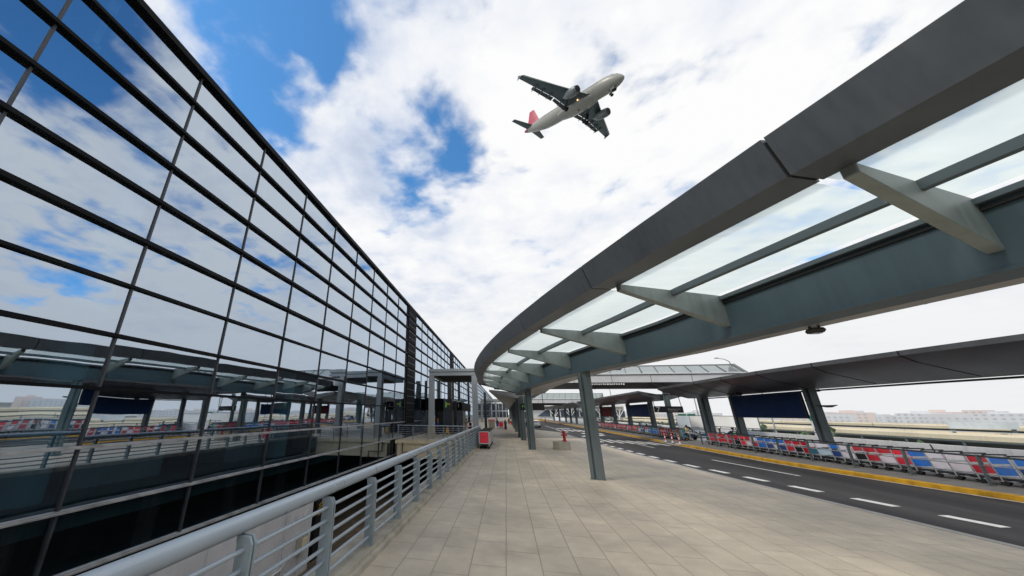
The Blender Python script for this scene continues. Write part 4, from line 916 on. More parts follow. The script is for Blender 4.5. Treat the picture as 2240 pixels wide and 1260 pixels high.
# ------------------------------------------------------------------ people
def skin_mesh(joints, edges, radii, root=0, sub=1):
    me = bpy.data.meshes.new('s'); me.from_pydata(joints, edges, []); o = bpy.data.objects.new('s', me); C.objects.link(o)
    md = o.modifiers.new('skin','SKIN'); md.use_smooth_shade = True
    if not me.skin_vertices: return None
    for i, r in enumerate(radii):
        sv = me.skin_vertices[0].data[i]; sv.radius = (r if isinstance(r, tuple) else (r, r)); sv.use_root = (i == root)
    s2 = o.modifiers.new('sub','SUBSURF'); s2.levels = sub; s2.render_levels = sub
    bpy.context.view_layer.update()
    e = o.evaluated_get(bpy.context.evaluated_depsgraph_get()); ms = bpy.data.meshes.new_from_object(e)
    m = MB(); m.add([tuple(v.co) for v in ms.vertices], [tuple(p.vertices) for p in ms.polygons])
    bpy.data.objects.remove(o); bpy.data.meshes.remove(ms); return m
def person(label, loc, rz, h, top, legs='trousers', topc='c_white', legc='c_black', hair='short', hairc='hair', pose='walk', cap=None, bag=None, group=None, vest=None):
    t = thing('person', label, 'person', (0,0,0), 0, group)
    st = .14 if pose == 'walk' else .02; lean = .0
    P_ = dict(pel=(0,0,.95), spi=(0,-.01,1.15), che=(0,0,1.35), nck=(0,0,1.50), hed=(0,-.02,1.60), hd2=(0,-.03,1.72))
    arm = {'walk':.18,'stand':.02,'reach':.0}[pose]
    for s, k in ((-1,'l'),(1,'r')):
        P_['sh'+k] = (s*.17,0,1.42); 
        if pose == 'reach': P_['el'+k] = (s*.22,-.14,1.2); P_['wr'+k] = (s*.14,-.38,1.18); P_['pa'+k] = (s*.12,-.46,1.18)
        else: P_['el'+k] = (s*.22,.03+s*arm*.4,1.14); P_['wr'+k] = (s*.22,-.04+s*arm,.90); P_['pa'+k] = (s*.215,-.06+s*arm*1.1,.82)
        P_['hi'+k] = (s*.09,0,.90); P_['kn'+k] = (s*.095,-.04-s*st*.7,.49); P_['an'+k] = (s*.095,.02-s*st*1.6,.09); P_['to'+k] = (s*.11,-.15-s*st*1.5,.045)
    Rr = dict(pel=(.13,.10), spi=(.115,.09), che=(.14,.10), nck=.05, hed=.075, hd2=.085, sh=.06, el=.043, wr=.028, pa=(.035,.022), hi=.088, kn=.056, an=.038, to=.036)
    def rad(n): return Rr.get(n, Rr.get(n[:-1]))
    def chain(names, ed, grow=0., only=None):
        idx = {n:i for i,n in enumerate(names)}
        rs = []
        for n in names:
            r = rad(n); r = (r,r) if not isinstance(r, tuple) else r; rs.append((r[0]+grow, r[1]+grow))
        return skin_mesh([P_[n] for n in names], [(idx[a],idx[b]) for a,b in ed if a in idx and b in idx], rs)
    E_ = [('pel','spi'),('spi','che'),('che','nck'),('nck','hed'),('hed','hd2')]
    for k in 'lr': E_ += [('che','sh'+k),('sh'+k,'el'+k),('el'+k,'wr'+k),('wr'+k,'pa'+k),('pel','hi'+k),('hi'+k,'kn'+k),('kn'+k,'an'+k),('an'+k,'to'+k)]
    names = ['pel','spi','che','nck','hed','hd2']+[a+k for k in 'lr' for a in ('sh','el','wr','pa','hi','kn','an','to')]
    body = chain(names, E_)
    for s, k in ((-1,'l'),(1,'r')):                              # fingers and thumb rooted inside each palm
        p = Vector(P_['pa'+k]); d = (p-Vector(P_['wr'+k])).normalized(); sd_ = Vector((0,1,0)) if pose != 'reach' else Vector((1,0,0))
        for i, ln in enumerate((.065,.078,.074,.058)):
            a = p + sd_*(.012*(i-1.5)*1.25); b = a + d*ln*.55 + Vector((-s*.004,0,0)); c = b + d*ln*.42 + Vector((-s*.016,-.008,0))
            body.merge(MB().tube([a, b, c], [.0085,.008,.006], 6))
        a = p - d*.03; body.merge(MB().tube([a, a - sd_*.035 + d*.02, a - sd_*.04 + d*.055], [.010,.009,.007], 6))
    hz = 1.66
    body.merge(MB().ell((0,-.118,hz-.02),.013,.022,.022,8,6))     # nose
    body.merge(MB().ell((0,-.103,hz-.068),.024,.008,.006,8,4))     # mouth
    for s in (-1,1): body.merge(MB().ell((s*.088,-.02,hz-.005),.012,.02,.03,8,5))
    B = build('body', body, M['skin'], t, smooth=True)
    ey = MB()
    for s in (-1,1): ey.ell((s*.032,-.105,hz+.015),.011,.007,.008,8,5)
    build('eyes', ey, M['c_black'], t)
    if legs == 'trousers': lm = chain(['pel','hil','knl','anl','hir','knr','anr'], E_, .017)
    elif legs == 'shorts':
        P0 = dict(P_); P_['knl'] = tuple((Vector(P_['hil'])+ (Vector(P_['knl'])-Vector(P_['hil']))*.6)); P_['knr'] = tuple((Vector(P_['hir'])+(Vector(P_['knr'])-Vector(P_['hir']))*.6))
        lm = chain(['pel','hil','knl','hir','knr'], E_, .03); P_.update(P0)
    else:
        z0 = .52 if legs == 'skirt' else .12
        lm = MB().loft([[(rx*math.cos(2*PI*i/20)*(1+.05*math.cos(6*PI*i/10)), ry*math.sin(2*PI*i/20)*(1+.05*math.sin(8*PI*i/10)), z) for i in range(20)] for z, rx, ry in ((z0,.24,.22),(z0+.02,.25,.23),(.75,.19,.16),(.98,.15,.125),(1.08,.13,.11))])
    build('skirt' if legs in ('skirt','robe') else 'trousers' if legs == 'trousers' else 'shorts', lm, M[legc], t, smooth=True)
    tn = ['pel','spi','che','shl','ell','shr','elr'] + (['wrl','wrr'] if top == 'long' else [])
    build('jacket' if top == 'long' else 'shirt', chain(tn, E_, .02), M[topc], t, smooth=True)
    if vest: build('vest', chain(['pel','spi','che','shl','shr'], E_, .035), M[vest], t, smooth=True)
    hm = MB()
    hm.ell((0,.012,1.705),.102,.108,.095,14,8)
    if hair == 'long': hm.loft([[(rx*math.cos(2*PI*i/12), .06+ry*math.sin(2*PI*i/12), z) for i in range(12)] for z, rx, ry in ((1.40,.05,.025),(1.5,.085,.045),(1.62,.098,.055),(1.72,.09,.05))])
    hm.v = [(x, max(y,-.075+abs(z-1.72)*.5) if z < 1.74 else y, z) for x, y, z in hm.v]
    build('hair', hm, M[hairc], t, smooth=True)
    if cap:
        m = MB().lathe([(.108,1.715),(.115,1.73),(.118,1.80),(.10,1.835),(.001,1.845)],(0,0,0),n=16); m.loft([[(-.09,-.08,1.72),(.09,-.08,1.72),(.09,-.08,1.73),(-.09,-.08,1.73)],[(-.06,-.19,1.705),(.06,-.19,1.705),(.06,-.19,1.715),(-.06,-.19,1.715)]]); build('cap', m, M[cap], t, autos=40)
    sm_ = MB()
    for k in 'lr':
        a = Vector(P_['an'+k]); b = Vector(P_['to'+k]); sm_.ell(((a.x+b.x)/2,(a.y+b.y)/2-.01,.045),.05,.14,.048,12,6)
    build('shoes', sm_, M['c_black' if legc != 'c_black' else 'c_grey'], t, smooth=True)
    if bag: build('bag', MB().lathe([(.001,0),(.12,.02),(.14,.2),(.1,.3),(.001,.32)],(.30,.06,.62),n=12), M[bag], t, smooth=True)
    put(t, loc, rz); t.scale = (h/1.80,)*3; return t
person('woman in a pale yellow top and shorts walking past the front of the dark car', (17.95,41.9,.01), R(200), 1.5, 'short', 'shorts', 'c_yellow', 'c_white', 'long', 'hair', 'walk', bag='c_black')
person('woman in a red and white patterned top between the columns', (19.05,38.3,-.14), R(250), 1.48, 'short', 'skirt', 'c_striped', 'c_white', 'long', bag='c_black')
person('officer in a reflective vest and cap beside the white car', (19.5,37.1,-.14), R(20), 1.56, 'short', 'trousers', 'c_blue', 'c_navy', cap='c_cap', vest='c_lime', pose='stand')
person('person in dark blue beside the officer near the white car', (20.1,37.6,-.14), R(-60), 1.38, 'long', 'trousers', 'c_navy', 'c_navy', pose='reach')
person('person in a white shirt under the smaller navy board', (19.9,66.2,-.14), R(180), 1.50, 'short', 'trousers', 'c_white', 'c_grey')
person('person in a tan top beyond the far trolleys', (19.7,60.6,-.14), R(90), 1.42, 'short', 'shorts', 'c_tan', 'c_white', 'long')
person('person with long black hair beyond the green trolleys', (19.5,57.2,-.14), R(150), 1.46, 'long', 'trousers', 'c_black', 'c_black', 'long')
person('stooping person all in black left of the column with the sign', (19.9,55.6,-.14), R(110), 1.5, 'long', 'trousers', 'c_black', 'c_dark', pose='reach')
person('person in black leaning near the dark silver car behind the column', (19.4,48.9,-.14), R(180), 1.5, 'long', 'trousers', 'c_black', 'c_black', pose='stand')
person('person in dark blue below the dark red board', (19.8,74.5,-.14), R(180), 1.42, 'long', 'trousers', 'c_navy', 'c_black', pose='stand')
person('worker in a blue top and orange cap on the entrance bridge', (-8.25,43.8,0), R(80), 1.72, 'long', 'trousers', 'c_blue', 'c_navy', cap='c_orange', pose='stand')
person('person in black with light trousers beside the floor sign', (-7.15,48,0), R(250), 1.72, 'long', 'trousers', 'c_dark', 'c_tan', pose='walk')
person('person in a tan top pushing luggage near the portal post', (-5.3,49,0), R(180), 1.78, 'short', 'trousers', 'c_grey', 'c_tan', pose='reach')
person('person in dark clothes with a blue skirt on the far walkway', (-1.55,63,0), R(180), 1.56, 'long', 'skirt', 'c_black', 'c_blue', 'long')
person('person in a long dark robe on the far walkway beside the red trolley', (-.2,59.4,0), R(180), 1.55, 'long', 'robe', 'c_dark', 'c_dark', 'long')
person('person in black with a yellow cap farther along the walkway', (.55,90,0), R(180), 1.6, 'long', 'trousers', 'c_black', 'c_black', cap='yellow_sign')
person('person in a white top with a red bag far along the walkway', (.95,83,0), R(180), 1.55, 'short', 'trousers', 'c_white', 'c_red', bag='c_red')
person('person in a yellow jacket standing on the road far away', (11.2,112,-.15), R(160), 1.55, 'long', 'trousers', 'yellow_sign', 'c_red', pose='stand')
o = dup(RB); put(o, (-.92,61.6,0), 0, 'single red trolley standing on the far walkway between two people', None); 
if 'group' in o: del o['group']
cx = thing('crate_cart', 'cream slatted crate cart on the far walkway left of the people', 'cart', (-2.5,62.7,0))
build('box', MB().box(-3.0,-2.0,62.4,63.4,.12,1.15), M['beige'], cx)
m = MB()
for i in range(5): m.box(-3.02,-1.98,62.37,62.39,.2+.2*i,.23+.2*i)
for i in range(4): m.box(-3.0+.32*i,-2.96+.32*i,62.36,62.385,.12,1.15)
build('slats', m, M['portal_dark'], cx); build('load', MB().box(-3.05,-1.9,62.35,63.4,1.16,1.5), M['c_pink'], cx, bevel=.08)
for x, y in ((-2.85,62.5),(-2.15,62.5)): build('wheel', MB().lathe([(.02,-.03),(.09,-.03),(.09,.03),(.02,.03)],(x,y,.09),(1,0,0),10), M['rubber'], cx)
lp = tag(build('luggage_pile', MB().box(-5.2,-4.7,50.2,50.8,0,.8).box(-4.9,-4.35,49.9,50.4,0,.55).box(-5.1,-4.75,50.3,50.7,.81,1.2), M['red_board'], bevel=.06), 'dark red luggage piled beside the person at the portal', 'luggage')

# ------------------------------------------------------------------ cars (front towards -Y, in metres, then set at scale)
def make_car(name, label, paint_, glass='car_glass', suv=False, plate='cart_blue'):
    t = thing(name, label, 'car')
    hw = .89; Lf, Lr = -2.25, 2.3
    rz = 1.46 if not suv else 1.66; bz = .93 if not suv else 1.02
    st = [(-2.26,.50,.36,.60),(-2.18,.70,.24,.70),(-1.9,.83,.20,.80),(-1.3,.88,.19,.86),(-.6,.90,.19,bz),(.6,.90,.19,bz+.01),(1.5,.88,.2,bz+.02),(2.05,.82,.25,bz),(2.25,.70,.32,bz-.08),(2.30,.55,.42,.70)]
    if suv: st = [(y,w,b+.08,z+.08) for y,w,b,z in st]
    rings = []
    for y, w, b, z in st:
        m_ = (b+z)/2
        rings.append([(-w*.86,y,b),(-w*.98,y,b+.10),(-w,y,m_),(-w*.97,y,z-.10),(-w*.84,y,z),(0,y,z+.03),(w*.84,y,z),(w*.97,y,z-.10),(w,y,m_),(w*.98,y,b+.10),(w*.86,y,b)])
    body = build('body', MB().loft(rings), M[paint_], t, autos=35)
    cb = [(-1.15,.76,.70,bz-.03,bz+.0),(-.25,.80,.62,bz-.03,rz-.06),(.25,.80,.62,bz-.03,rz),(.95,.80,.60,bz-.03,rz-.04),(1.75 if not suv else 2.1,.74,.62,bz-.02,bz+.06 if not suv else rz-.25)]
    rg = [[(-w0,y,z0),(-w1,y,z1-.03),(-w1*.8,y,z1),(w1*.8,y,z1),(w1,y,z1-.03),(w0,y,z0)] for y,w0,w1,z0,z1 in cb]
    if suv: rg.append([(-.74,2.22,bz-.02),(-.66,2.22,bz+.02),(-.5,2.22,bz+.03),(.5,2.22,bz+.03),(.66,2.22,bz+.02),(.74,2.22,bz-.02)])
    roof = build('cabin', MB().loft(rg), M[paint_], t, autos=35)
    def lerp(a, b, f): return tuple(a[i]+(b[i]-a[i])*f for i in range(3))
    o_ = .012
    ws = MB().add([(-.66,-1.06,bz+.03+o_),(.66,-1.06,bz+.03+o_),(.54,-.30,rz-.075+o_),(-.54,-.30,rz-.075+o_)],[(0,1,2,3)]); ws.v = [(x,y-.012,z+.012) for x,y,z in ws.v]; build('windscreen', ws, M[glass], t)
    ye = 1.7 if not suv else 2.1
    rw_ = MB().add([(-.62,ye,bz+.1),(.62,ye,bz+.1),(.52,1.02,rz-.06),(-.52,1.02,rz-.06)],[(0,1,2,3)]) if not suv else MB().add([(-.6,2.235,bz+.08),(.6,2.235,bz+.08),(.54,2.13,rz-.3),(-.54,2.13,rz-.3)],[(0,1,2,3)])
    rw_.v = [(x,y+.014,z+.014) for x,y,z in rw_.v]; build('rear_window', rw_, M[glass], t)
    for s in (-1,1):
        for y0, y1, n in ((-.95,.18,'front'),(.24,1.35,'rear')):
            def sd(y, f):   # point on the side of the cabin
                for (a, w0, w1, z0, z1), (b, v0, v1, u0, u1) in zip(cb, cb[1:]):
                    if a <= y <= b:
                        g = (y-a)/(b-a); W0 = w0+(v0-w0)*g; W1 = w1+(v1-w1)*g; Z0 = z0+(u0-z0)*g; Z1 = z1+(u1-z1)*g
                        return (s*(W0+(W1-W0)*f+.012), y, Z0+(Z1-.03-Z0)*f)
            ys = dens(y0,y1,.3); lo = [sd(y,.12 if abs(y) < 9 else .1) for y in ys]; hi = [sd(y,.88) for y in ys]
            build('side_window', MB().strip(lo, hi), M[glass], t)
        build('mirror', MB().ell((s*.97,-.85,bz+.06),.10,.06,.07,10,6), M[paint_], t, smooth=True)
        build('headlight', MB().ell((s*.62,-2.13,.66 if not suv else .76),.19,.10,.075,12,6), M['headlight'], t, smooth=True)
        build('taillight', MB().ell((s*.66,2.2,.80 if not suv else .95),.14,.09,.10,10,6), M['taillight'], t, smooth=True)
        for y in (-1.38,1.38):
            z = .33
            w = build('wheel', MB().lathe([(.20,-.11),(.31,-.11),(.33,-.08),(.33,.08),(.31,.11),(.20,.11)],(s*.80,y,z),(1,0,0),20), M['rubber'], t, autos=40)
            m = MB().lathe([(.001,.07),(.05,.09),(.20,.06),(.20,.115)],(s*.80,y,z),(s,0,0),20); build('rim', m, M['chrome'], w, autos=30)
    m = MB().box(-.45,.45,-2.29,-2.2,.42,.56).box(-.6,.6,-2.27,-2.2,.28,.36); m.v = [(x,y,z+(.08 if suv else 0)) for x,y,z in m.v]; build('grille', m, M['black'], t)
    build('number_plate', MB().box(-.22,.22,-2.31,-2.29,.36,.46), M[plate], t)
    t.scale = (S,S,S); return t
CARS = [('black car with a pale reflecting bonnet parked nose-on beyond the island gap','car_black','car_glass',False,(19.75,47.7,-.14),R(4)),
 ('white car with bluish windows between the columns left of the big navy board','car_white','car_glass_blue',False,(21.4,39.3,-.14),R(3)),
 ('white car parked behind the dark car beyond the far trolleys','car_white','car_glass',False,(20.4,56.3,-.14),R(4)),
 ('pale silver car farthest along beyond the red board','car_silver','car_glass_blue',False,(20.6,76.5,-.14),R(3)),
 ('silver car far along behind the red trolleys','car_silver','car_glass',False,(20.8,92,-.14),R(3))]
base = {}
for lab, pc_, gl_, suv, loc, rz in CARS:
    k = (pc_, gl_, suv)
    if k in base: o = dup(base[k]); o['label'] = lab
    else: o = make_car('parked_car', lab, pc_, gl_, suv); base[k] = o
    put(o, loc, rz, lab, 'cars beyond the island')
for ch in list(base[('car_silver','car_glass',False)].children):
    pass
for k_, (key_, y_, dx_, lab_) in enumerate([(('car_white','car_glass_blue',False),60.5,5.6,'white car beyond the far trolleys left of the sign column'),(('car_silver','car_glass',False),52.5,8.2,'silver car on the outer road in front of the white hoarding'),(('car_white','car_glass',False),67.5,7.8,'white car on the outer road below the smaller navy board')]):
    o = dup(base[key_]); put(o, (KB(y_)+dx_,y_,-.14), R(4) if y_ > 20 else R(15), lab_, 'cars beyond the island')
o = make_car('parked_car', 'white off-road car stopped at the kerb far down the road', 'car_white', 'car_glass', True); put(o, (5.9,78.5,-.15), PI)
o = make_car('parked_car', 'dark car stopped at the kerb partly hidden by the columns', 'car_black', 'car_glass', False); put(o, (4.6,88,-.15), PI)

# ------------------------------------------------------------------ highways, hedge, skyline and far building
def highway(x, z0, z1, w, label, y0=-200, y1=460):
    t = thing('elevated_highway', label, 'highway', (x,60,-6))
    m = MB(); m.loft([[(x-.12,y,z0+.35),(x-.28,y,z0+.45),(x-.3,y,z1-.25),(x-.12,y,z1),(x,y,z1),(x+.1,y,z1-.5),(x+w,y,z1-.5),(x+w,y,z1),(x+w+.2,y,z1),(x+w+.3,y,z0+.35)] for y in (y0,y1)])
    build('deck', m, M['highway'], t)
    m = MB(); m.loft([[(x-.1,y,z0+.345),(x+.3,y,z0+.1),(x+w*.3,y,z0-.75),(x+w*.7,y,z0-.75),(x+w,y,z0+.1),(x+w+.2,y,z0+.345)] for y in (y0,y1)]); build('girder', m, M['highway_under_shade'], t)
    m = MB(); m.tube([(x-.1,y0,z1+.22),(x-.1,y1,z1+.22)],.05,6)
    for y in dens(y0,y1,6): m.box(x-.14,x-.06,y-.05,y+.05,z1,z1+.22)
    build('guard_rail', m, M['hazy_block'], t)
    for i, y in enumerate(dens(y0+18, y1-20, 31)):
        m = MB(); m.box(x+w*.35,x+w*.65,y-.8,y+.8,-6,z0-1.2); m.loft([[(x+w*.35,y-.8,z0-1.3),(x+w*.65,y-.8,z0-1.3),(x+w*.65,y+.8,z0-1.3),(x+w*.35,y+.8,z0-1.3)],[(x+.6,y-.9,z0-.46),(x+w-.6,y-.9,z0-.46),(x+w-.6,y+.9,z0-.46),(x+.6,y+.9,z0-.46)]])
        build('pier', m, M['highway_under_shade'], t)
    m = MB()
    for y in dens(y0,y1,31): m.box(x-.315,x-.29,y-.06,y+.06,z0+.25,z1-.02)
    build('joint', m, M['portal_dark'], t)
highway(60, -.75, .50, 8, 'nearer pale concrete elevated highway beyond the barrier')
highway(92, -.15, 1.05, 8, 'farther pale concrete elevated highway parallel to the nearer one')
m = MB(); random.seed(21)
for i in range(1900):
    y = random.uniform(-60,240); x = random.uniform(36,52); z = -5.8+random.random()**.6*(4.6+1.2*math.sin(y*.11)+.8*math.sin(y*.37)); r = random.uniform(.35,1.0)
    c = Vector((x,y,z))
    for k in range(5):
        d = Vector((random.gauss(0,1),random.gauss(0,1),random.gauss(0,1))); d.normalize(); a = d.orthogonal().normalized()*r*.55; b = d.cross(a)*.8; q = c + d*r*.8
        m.add([tuple(q-a-b),tuple(q+a-b),tuple(q+a+b),tuple(q-a+b)],[(0,1,2,3)])
hb = build('shrub_belt', m, M['shrub']); hb['kind'] = 'stuff'; hb['label'] = 'green shrubs growing below the elevated highways'; hb['category'] = 'shrubs'
random.seed(9)
labs = {'hazy_block':'pale grey apartment block in the haze of the far skyline','hazy_pink':'pinkish apartment block in the haze of the far skyline'}
for i in range(70):
    az = R(random.uniform(13, 82)); d = random.uniform(520, 900); x, y = d*math.sin(az), d*math.cos(az)
    w = random.uniform(14,46); hgt = random.uniform(1.2,4.8)*(d/600)+ (3 if random.random() < .15 else 0)+2.4; mt = random.choice(['hazy_block','hazy_block','hazy_pink'])
    if x < 90: continue
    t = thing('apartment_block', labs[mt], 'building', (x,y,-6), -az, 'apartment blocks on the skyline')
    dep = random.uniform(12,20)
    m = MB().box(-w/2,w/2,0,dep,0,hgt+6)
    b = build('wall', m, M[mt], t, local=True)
    if random.random() < .6: build('roof_house', MB().box(-w*.2,w*.15,2,dep-2,hgt+6,hgt+8), M[mt], t, local=True)
    m = MB(); n = int((hgt+6)/3.0)
    for f in range(2, n+1):
        for k in range(int(w/4)):
            xx = -w/2+1.2+k*4; m.box(xx,xx+1.8,-.12,-.02,f*3-1.6,f*3-.2)
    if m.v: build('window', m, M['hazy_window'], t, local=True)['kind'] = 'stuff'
ft = thing('terminal_hall', 'distant white terminal hall with sloping roof and dark glazing at the end of the road', 'building', (45,215,-1))
m = MB(); m.loft([[(8,210,-.2),(8,210,5.6),(16,210,6.6),(62,210,6.6),(62,210,-.2)],[(8,240,-.2),(8,240,5.6),(16,240,6.6),(62,240,6.6),(62,240,-.2)]]); build('wall', m, M['terminal_white'], ft)
m = MB(); m.add([(17,209.5,1.2),(22,209.5,4.6),(62,209.5,4.6),(62,209.5,1.2)],[(0,1,2,3)]); build('window', m, M['terminal_glass'], ft)
m = MB()
for i in range(8): m.box(24+i*5,24.5+i*5,209.2,209.4,1.2,4.6)
build('mullion', m, M['terminal_white'], ft)
m = MB(); m.loft([[(6,208,6.6),(64,206,6.65),(64,206,7.3),(6,208,7.3)],[(6,244,9.5),(64,244,9.5),(64,244,10),(6,244,10)]]); build('roof', m, M['terminal_white'], ft)
for i in range(5):
    x = 26+i*8; m = MB()
    m.bar((x,206,0),(x,206.2,1.5),.4,.4)
    for a in (-1.6,-.6,.6,1.6): m.bar((x+a*.1,206.2,1.4),(x+a*1.9,206.5,5.2),.25,.25)
    build('tree_column', m, M['white_paint'], ft)
bt = thing('glass_block', 'distant blue glass building with white frame at the end of the walkway canopy', 'building', (10,190,0))
build('wall', MB().box(2,10.5,182,200,-1,8.5), M['terminal_glass'], bt); m = MB()
for i in range(5): m.box(2+i*2.0,2.3+i*2.0,181.7,181.95,-1,8.5)
m.box(1.5,11,181.5,201,8.55,9.3); m.box(2,10.5,181.7,181.95,3.5,3.9); build('frame', m, M['terminal_white'], bt)
b2 = thing('glass_block', 'distant low glass hall closing the far end of the walkway', 'building', (-4,262,0))
build('wall', MB().box(-10,1.5,262,280,-1,9), M['terminal_glass'], b2); m = MB()
for i in range(5): m.box(-10+i*2.5,-9.7+i*2.5,261.7,261.95,-1,9)
m.box(-10.3,2,261.5,281,9.05,10); m.box(-10,1.5,261.7,261.95,4,4.5); build('frame', m, M['terminal_white'], b2)
yb = tag(build('barrier', MB().box(3.5,14,150,150.3,-.15,.5), M['yellow_sign']), 'yellow and white barrier across the far end of the road', 'barrier')

# ------------------------------------------------------------------ the aeroplane
RM = Matrix(((0.60122,0.75633,0.25788),(-0.74073,0.64856,-0.17520),(-0.29976,-0.08569,0.95016)))
ap = thing('aeroplane', 'white airliner with a red tail fin and lowered wheels flying overhead', 'aeroplane', (22.287,75.772,80.837))
ap.rotation_euler = RM.to_euler()
def pb(name, mb, mat, par=None, **k): return build(name, mb, M[mat], par or ap, local=True, **k)
FS = [(15.5,.02,-.45),(15.4,.28,-.43),(15.1,.62,-.38),(14.5,1.02,-.26),(13.6,1.42,-.13),(12.4,1.74,-.04),(11,1.93,0),(9,1.98,0),(-6,1.98,0),(-9,1.9,.08),(-12,1.58,.36),(-14.5,1.17,.66),(-16.4,.80,.88)]
TS = [(-16.4,.80,.88),(-17.6,.52,1.02),(-18.4,.27,1.1),(-18.53,.12,1.1)]
rg = lambda a: [[(x, r*math.cos(2*PI*i/32), z+r*1.04*math.sin(2*PI*i/32)) for i in range(32)] for x, r, z in a]
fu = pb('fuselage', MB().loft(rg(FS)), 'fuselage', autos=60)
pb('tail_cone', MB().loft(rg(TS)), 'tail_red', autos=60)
pb('belly_fairing', MB().loft([[(x, w*math.cos(2*PI*i/24), z+h*math.sin(2*PI*i/24)) for i in range(24)] for x, w, h, z in ((8.6,.6,.3,-1.6),(7.2,1.7,.8,-1.5),(5,2.1,1.0,-1.42),(0,2.1,1.0,-1.42),(-2.8,1.5,.75,-1.35),(-5,.5,.3,-1.5))]), 'fuselage', autos=60)
m = MB()
for i in range(3):
    for s in (-1,1): m.add([(14.35-.5*i, s*(.62+.27*i), .62+.08*i),(14.0-.5*i, s*(.9+.24*i), .70+.03*i),(13.75-.5*i,s*(.85+.22*i),1.06+.06*i),(14.1-.5*i, s*(.6+.25*i), .95+.08*i)],[(0,1,2,3)])
pb('cockpit_window', m, 'car_glass', fu)
m = MB()
for s in (-1,1):
    for i in range(34):
        x = 9.6-.55*i; a = .35
        m.lathe([(.13,0),(.13,.02)],(x,s*1.985*math.cos(.22),1.985*1.04*math.sin(.22)),(0,s,.2),8)
pb('cabin_windows', m, 'car_glass', fu)['kind'] = 'stuff'
def airfoil(xl, xt, y, z, th, n=7):
    c = xl-xt; pts = []
    for i in range(n): u = i/(n-1); pts.append((xl-c*u, y, z+th*c*(1.1*math.sqrt(u)*(1-u)*1.6+.0)))
    for i in range(n-2,0,-1): u = i/(n-1); pts.append((xl-c*u, y, z-th*c*(.55*math.sqrt(u)*(1-u)*1.6)))
    return pts
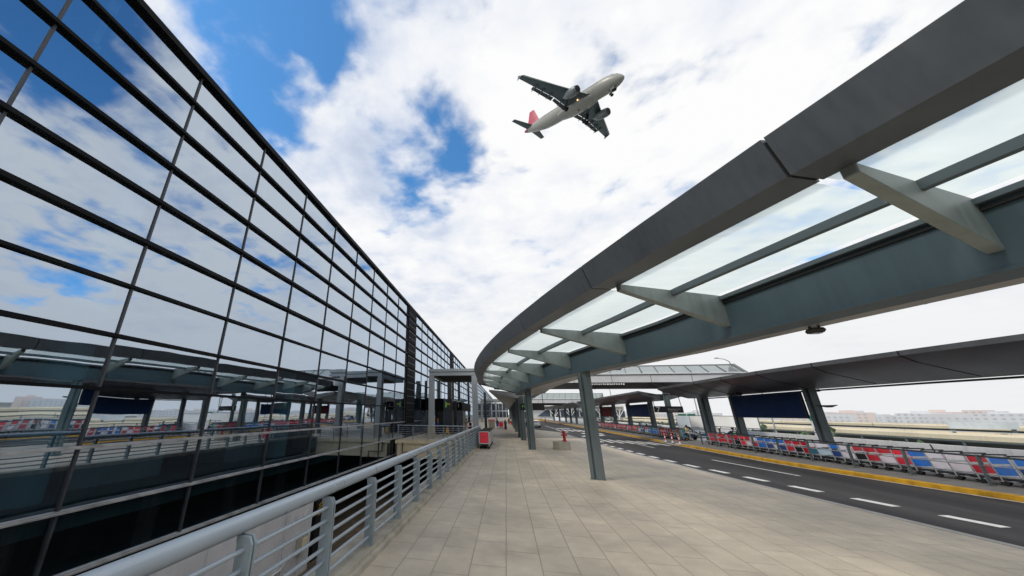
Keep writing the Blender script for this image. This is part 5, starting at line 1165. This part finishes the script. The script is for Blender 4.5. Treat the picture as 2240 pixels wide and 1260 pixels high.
for s in (-1,1):
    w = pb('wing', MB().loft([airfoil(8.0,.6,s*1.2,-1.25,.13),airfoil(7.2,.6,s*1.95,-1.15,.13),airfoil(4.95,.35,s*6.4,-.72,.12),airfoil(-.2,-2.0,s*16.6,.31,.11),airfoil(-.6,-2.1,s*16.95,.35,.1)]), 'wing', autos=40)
    m = MB(); m.bar((7.25,s*2.0,-1.2),(-.35,s*16.5,.28),.10,.12); pb('leading_edge', m, 'wing_edge', w)
    m = MB()
    for (ya,yb_,xa,xb,za,zb_) in ((2.1,6.2,.48,.28,-1.22,-.80),(6.5,12.6,.22,-1.12,-.78,-.16)):
        m.loft([[(xa,s*ya,za),(xa-.9,s*ya,za-.42),(xa-.95,s*ya,za-.38),(xa-.15,s*ya,za+.1)],[(xb,s*yb_,zb_),(xb-.72,s*yb_,zb_-.33),(xb-.76,s*yb_,zb_-.29),(xb-.12,s*yb_,zb_+.08)]])
    pb('flap', m, 'wing', w)
    m = MB(); m.bar((.56,s*2.1,-1.30),(.30,s*6.3,-.86),.05,.05); m.bar((.30,s*6.5,-.84),(-1.05,s*12.6,-.22),.05,.05); pb('flap_gap', m, 'wing_edge', w)
    for y, x in ((4.2,.4),(7.9,-.1),(10.2,-.6),(12.2,-1.05)):
        z = -1.1+ (y-1.95)*.098-.28; pb('flap_fairing', MB().tube([(x+1.7,s*y,z+.12),(x+.9,s*y,z-.05),(x-.2,s*y,z-.22),(x-1.15,s*y,z-.42)],[.05,.19,.19,.03],8), 'wing', w, smooth=True)
    m = MB(); m.add([(-.7,s*16.98,.3),(-2.2,s*17.0,.3),(-2.4,s*17.02,.95),(-1.9,s*17.02,1.0),(-1.9,s*16.98,-.3),(-2.4,s*16.98,-.25)],[(0,1,2,3),(0,4,5,1)]); pb('wingtip_fence', m, 'wing', w)
    e = pb('engine', MB().lathe([(.86,0),(1.0,-.12),(1.10,-.6),(1.15,-1.5),(1.05,-2.6),(.80,-3.5),(.74,-3.55),(.70,-3.2),(.55,-3.3),(.42,-4.1),(.1,-4.5)],(7.6,s*5.75,-2.15),(1,0,0),28), 'nacelle', autos=45)
    pb('inlet_lip', MB().lathe([(.84,-.02),(.90,.05),(.985,-.04),(1.005,-.14),(.99,-.14),(.87,-.12)],(7.6,s*5.75,-2.15),(1,0,0),28), 'nacelle', e, smooth=True)
    m = MB().lathe([(.845,.015),(.80,-.3)],(7.6,s*5.75,-2.15),(1,0,0),28); m.lathe([(.82,.01),(.001,.012)],(7.6,s*5.75,-2.15),(1,0,0),28); pb('intake', m, 'black', e)
    m = MB(); m.loft([[(6.2,s*5.75-.12,-1.05),(6.2,s*5.75+.12,-1.05),(4.6,s*5.75+.15,-.75),(4.6,s*5.75-.15,-.75)],[(6.0,s*5.75-.12,-1.3),(6.0,s*5.75+.12,-1.3),(2.6,s*5.75+.1,-1.6),(2.6,s*5.75-.1,-1.6)]]); pb('pylon', m, 'nacelle', e)
    pb('tailplane', MB().loft([airfoil(-13.6,-16.7,s*.5,.95,.11),airfoil(-16.25,-17.75,s*6.2,1.35,.1)]), 'wing', autos=40)
    lg_ = pb('landing_gear', MB().tube([(2.6,s*3.7,-1.2),(2.45,s*3.8,-3.6)],.17,10).tube([(2.5,s*2.4,-1.5),(2.45,s*3.75,-2.9)],.09,8).tube([(2.45,s*3.2,-3.65),(2.45,s*4.4,-3.65)],.1,8).box(2.1,3.1,s*3.95-.04,s*3.95+.04,-3.0,-1.3), 'gear')
    for y in (3.35,4.25): pb('tyre', MB().lathe([(.2,-.2),(.52,-.2),(.60,-.1),(.60,.1),(.52,.2),(.2,.2)],(2.45,s*y,-3.65),(0,1,0),18), 'rubber', lg_, autos=40)
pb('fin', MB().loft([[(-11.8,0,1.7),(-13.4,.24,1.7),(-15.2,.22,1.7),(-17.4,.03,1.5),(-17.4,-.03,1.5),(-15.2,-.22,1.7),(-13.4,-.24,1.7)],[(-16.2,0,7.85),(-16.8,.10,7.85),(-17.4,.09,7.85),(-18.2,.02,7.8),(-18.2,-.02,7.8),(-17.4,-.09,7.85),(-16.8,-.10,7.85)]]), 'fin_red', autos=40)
ng = pb('nose_gear', MB().tube([(12.9,0,-1.7),(12.8,0,-3.5)],.11,10).tube([(11.8,0,-1.8),(12.8,0,-2.9)],.06,8).tube([(12.8,-.35,-3.5),(12.8,.35,-3.5)],.07,8).box(12.6,13.6,-.5,-.44,-2.6,-1.75).box(12.6,13.6,.44,.5,-2.6,-1.75), 'gear')
for y in (-.28,.28): pb('tyre', MB().lathe([(.12,-.11),(.34,-.11),(.38,-.05),(.38,.05),(.34,.11),(.12,.11)],(12.8,y,-3.5),(0,1,0),16), 'rubber', ng, autos=40)
pb('landing_light', MB().ell((4.6,-2.35,-1.62),.2,.16,.14,10,6), 'lit_warm')
pb('antenna', MB().box(3.0,3.4,-.03,.03,-2.75,-2.3).box(-9.5,-9.1,-.02,.02,-2.1,-1.7), 'gear', fu)
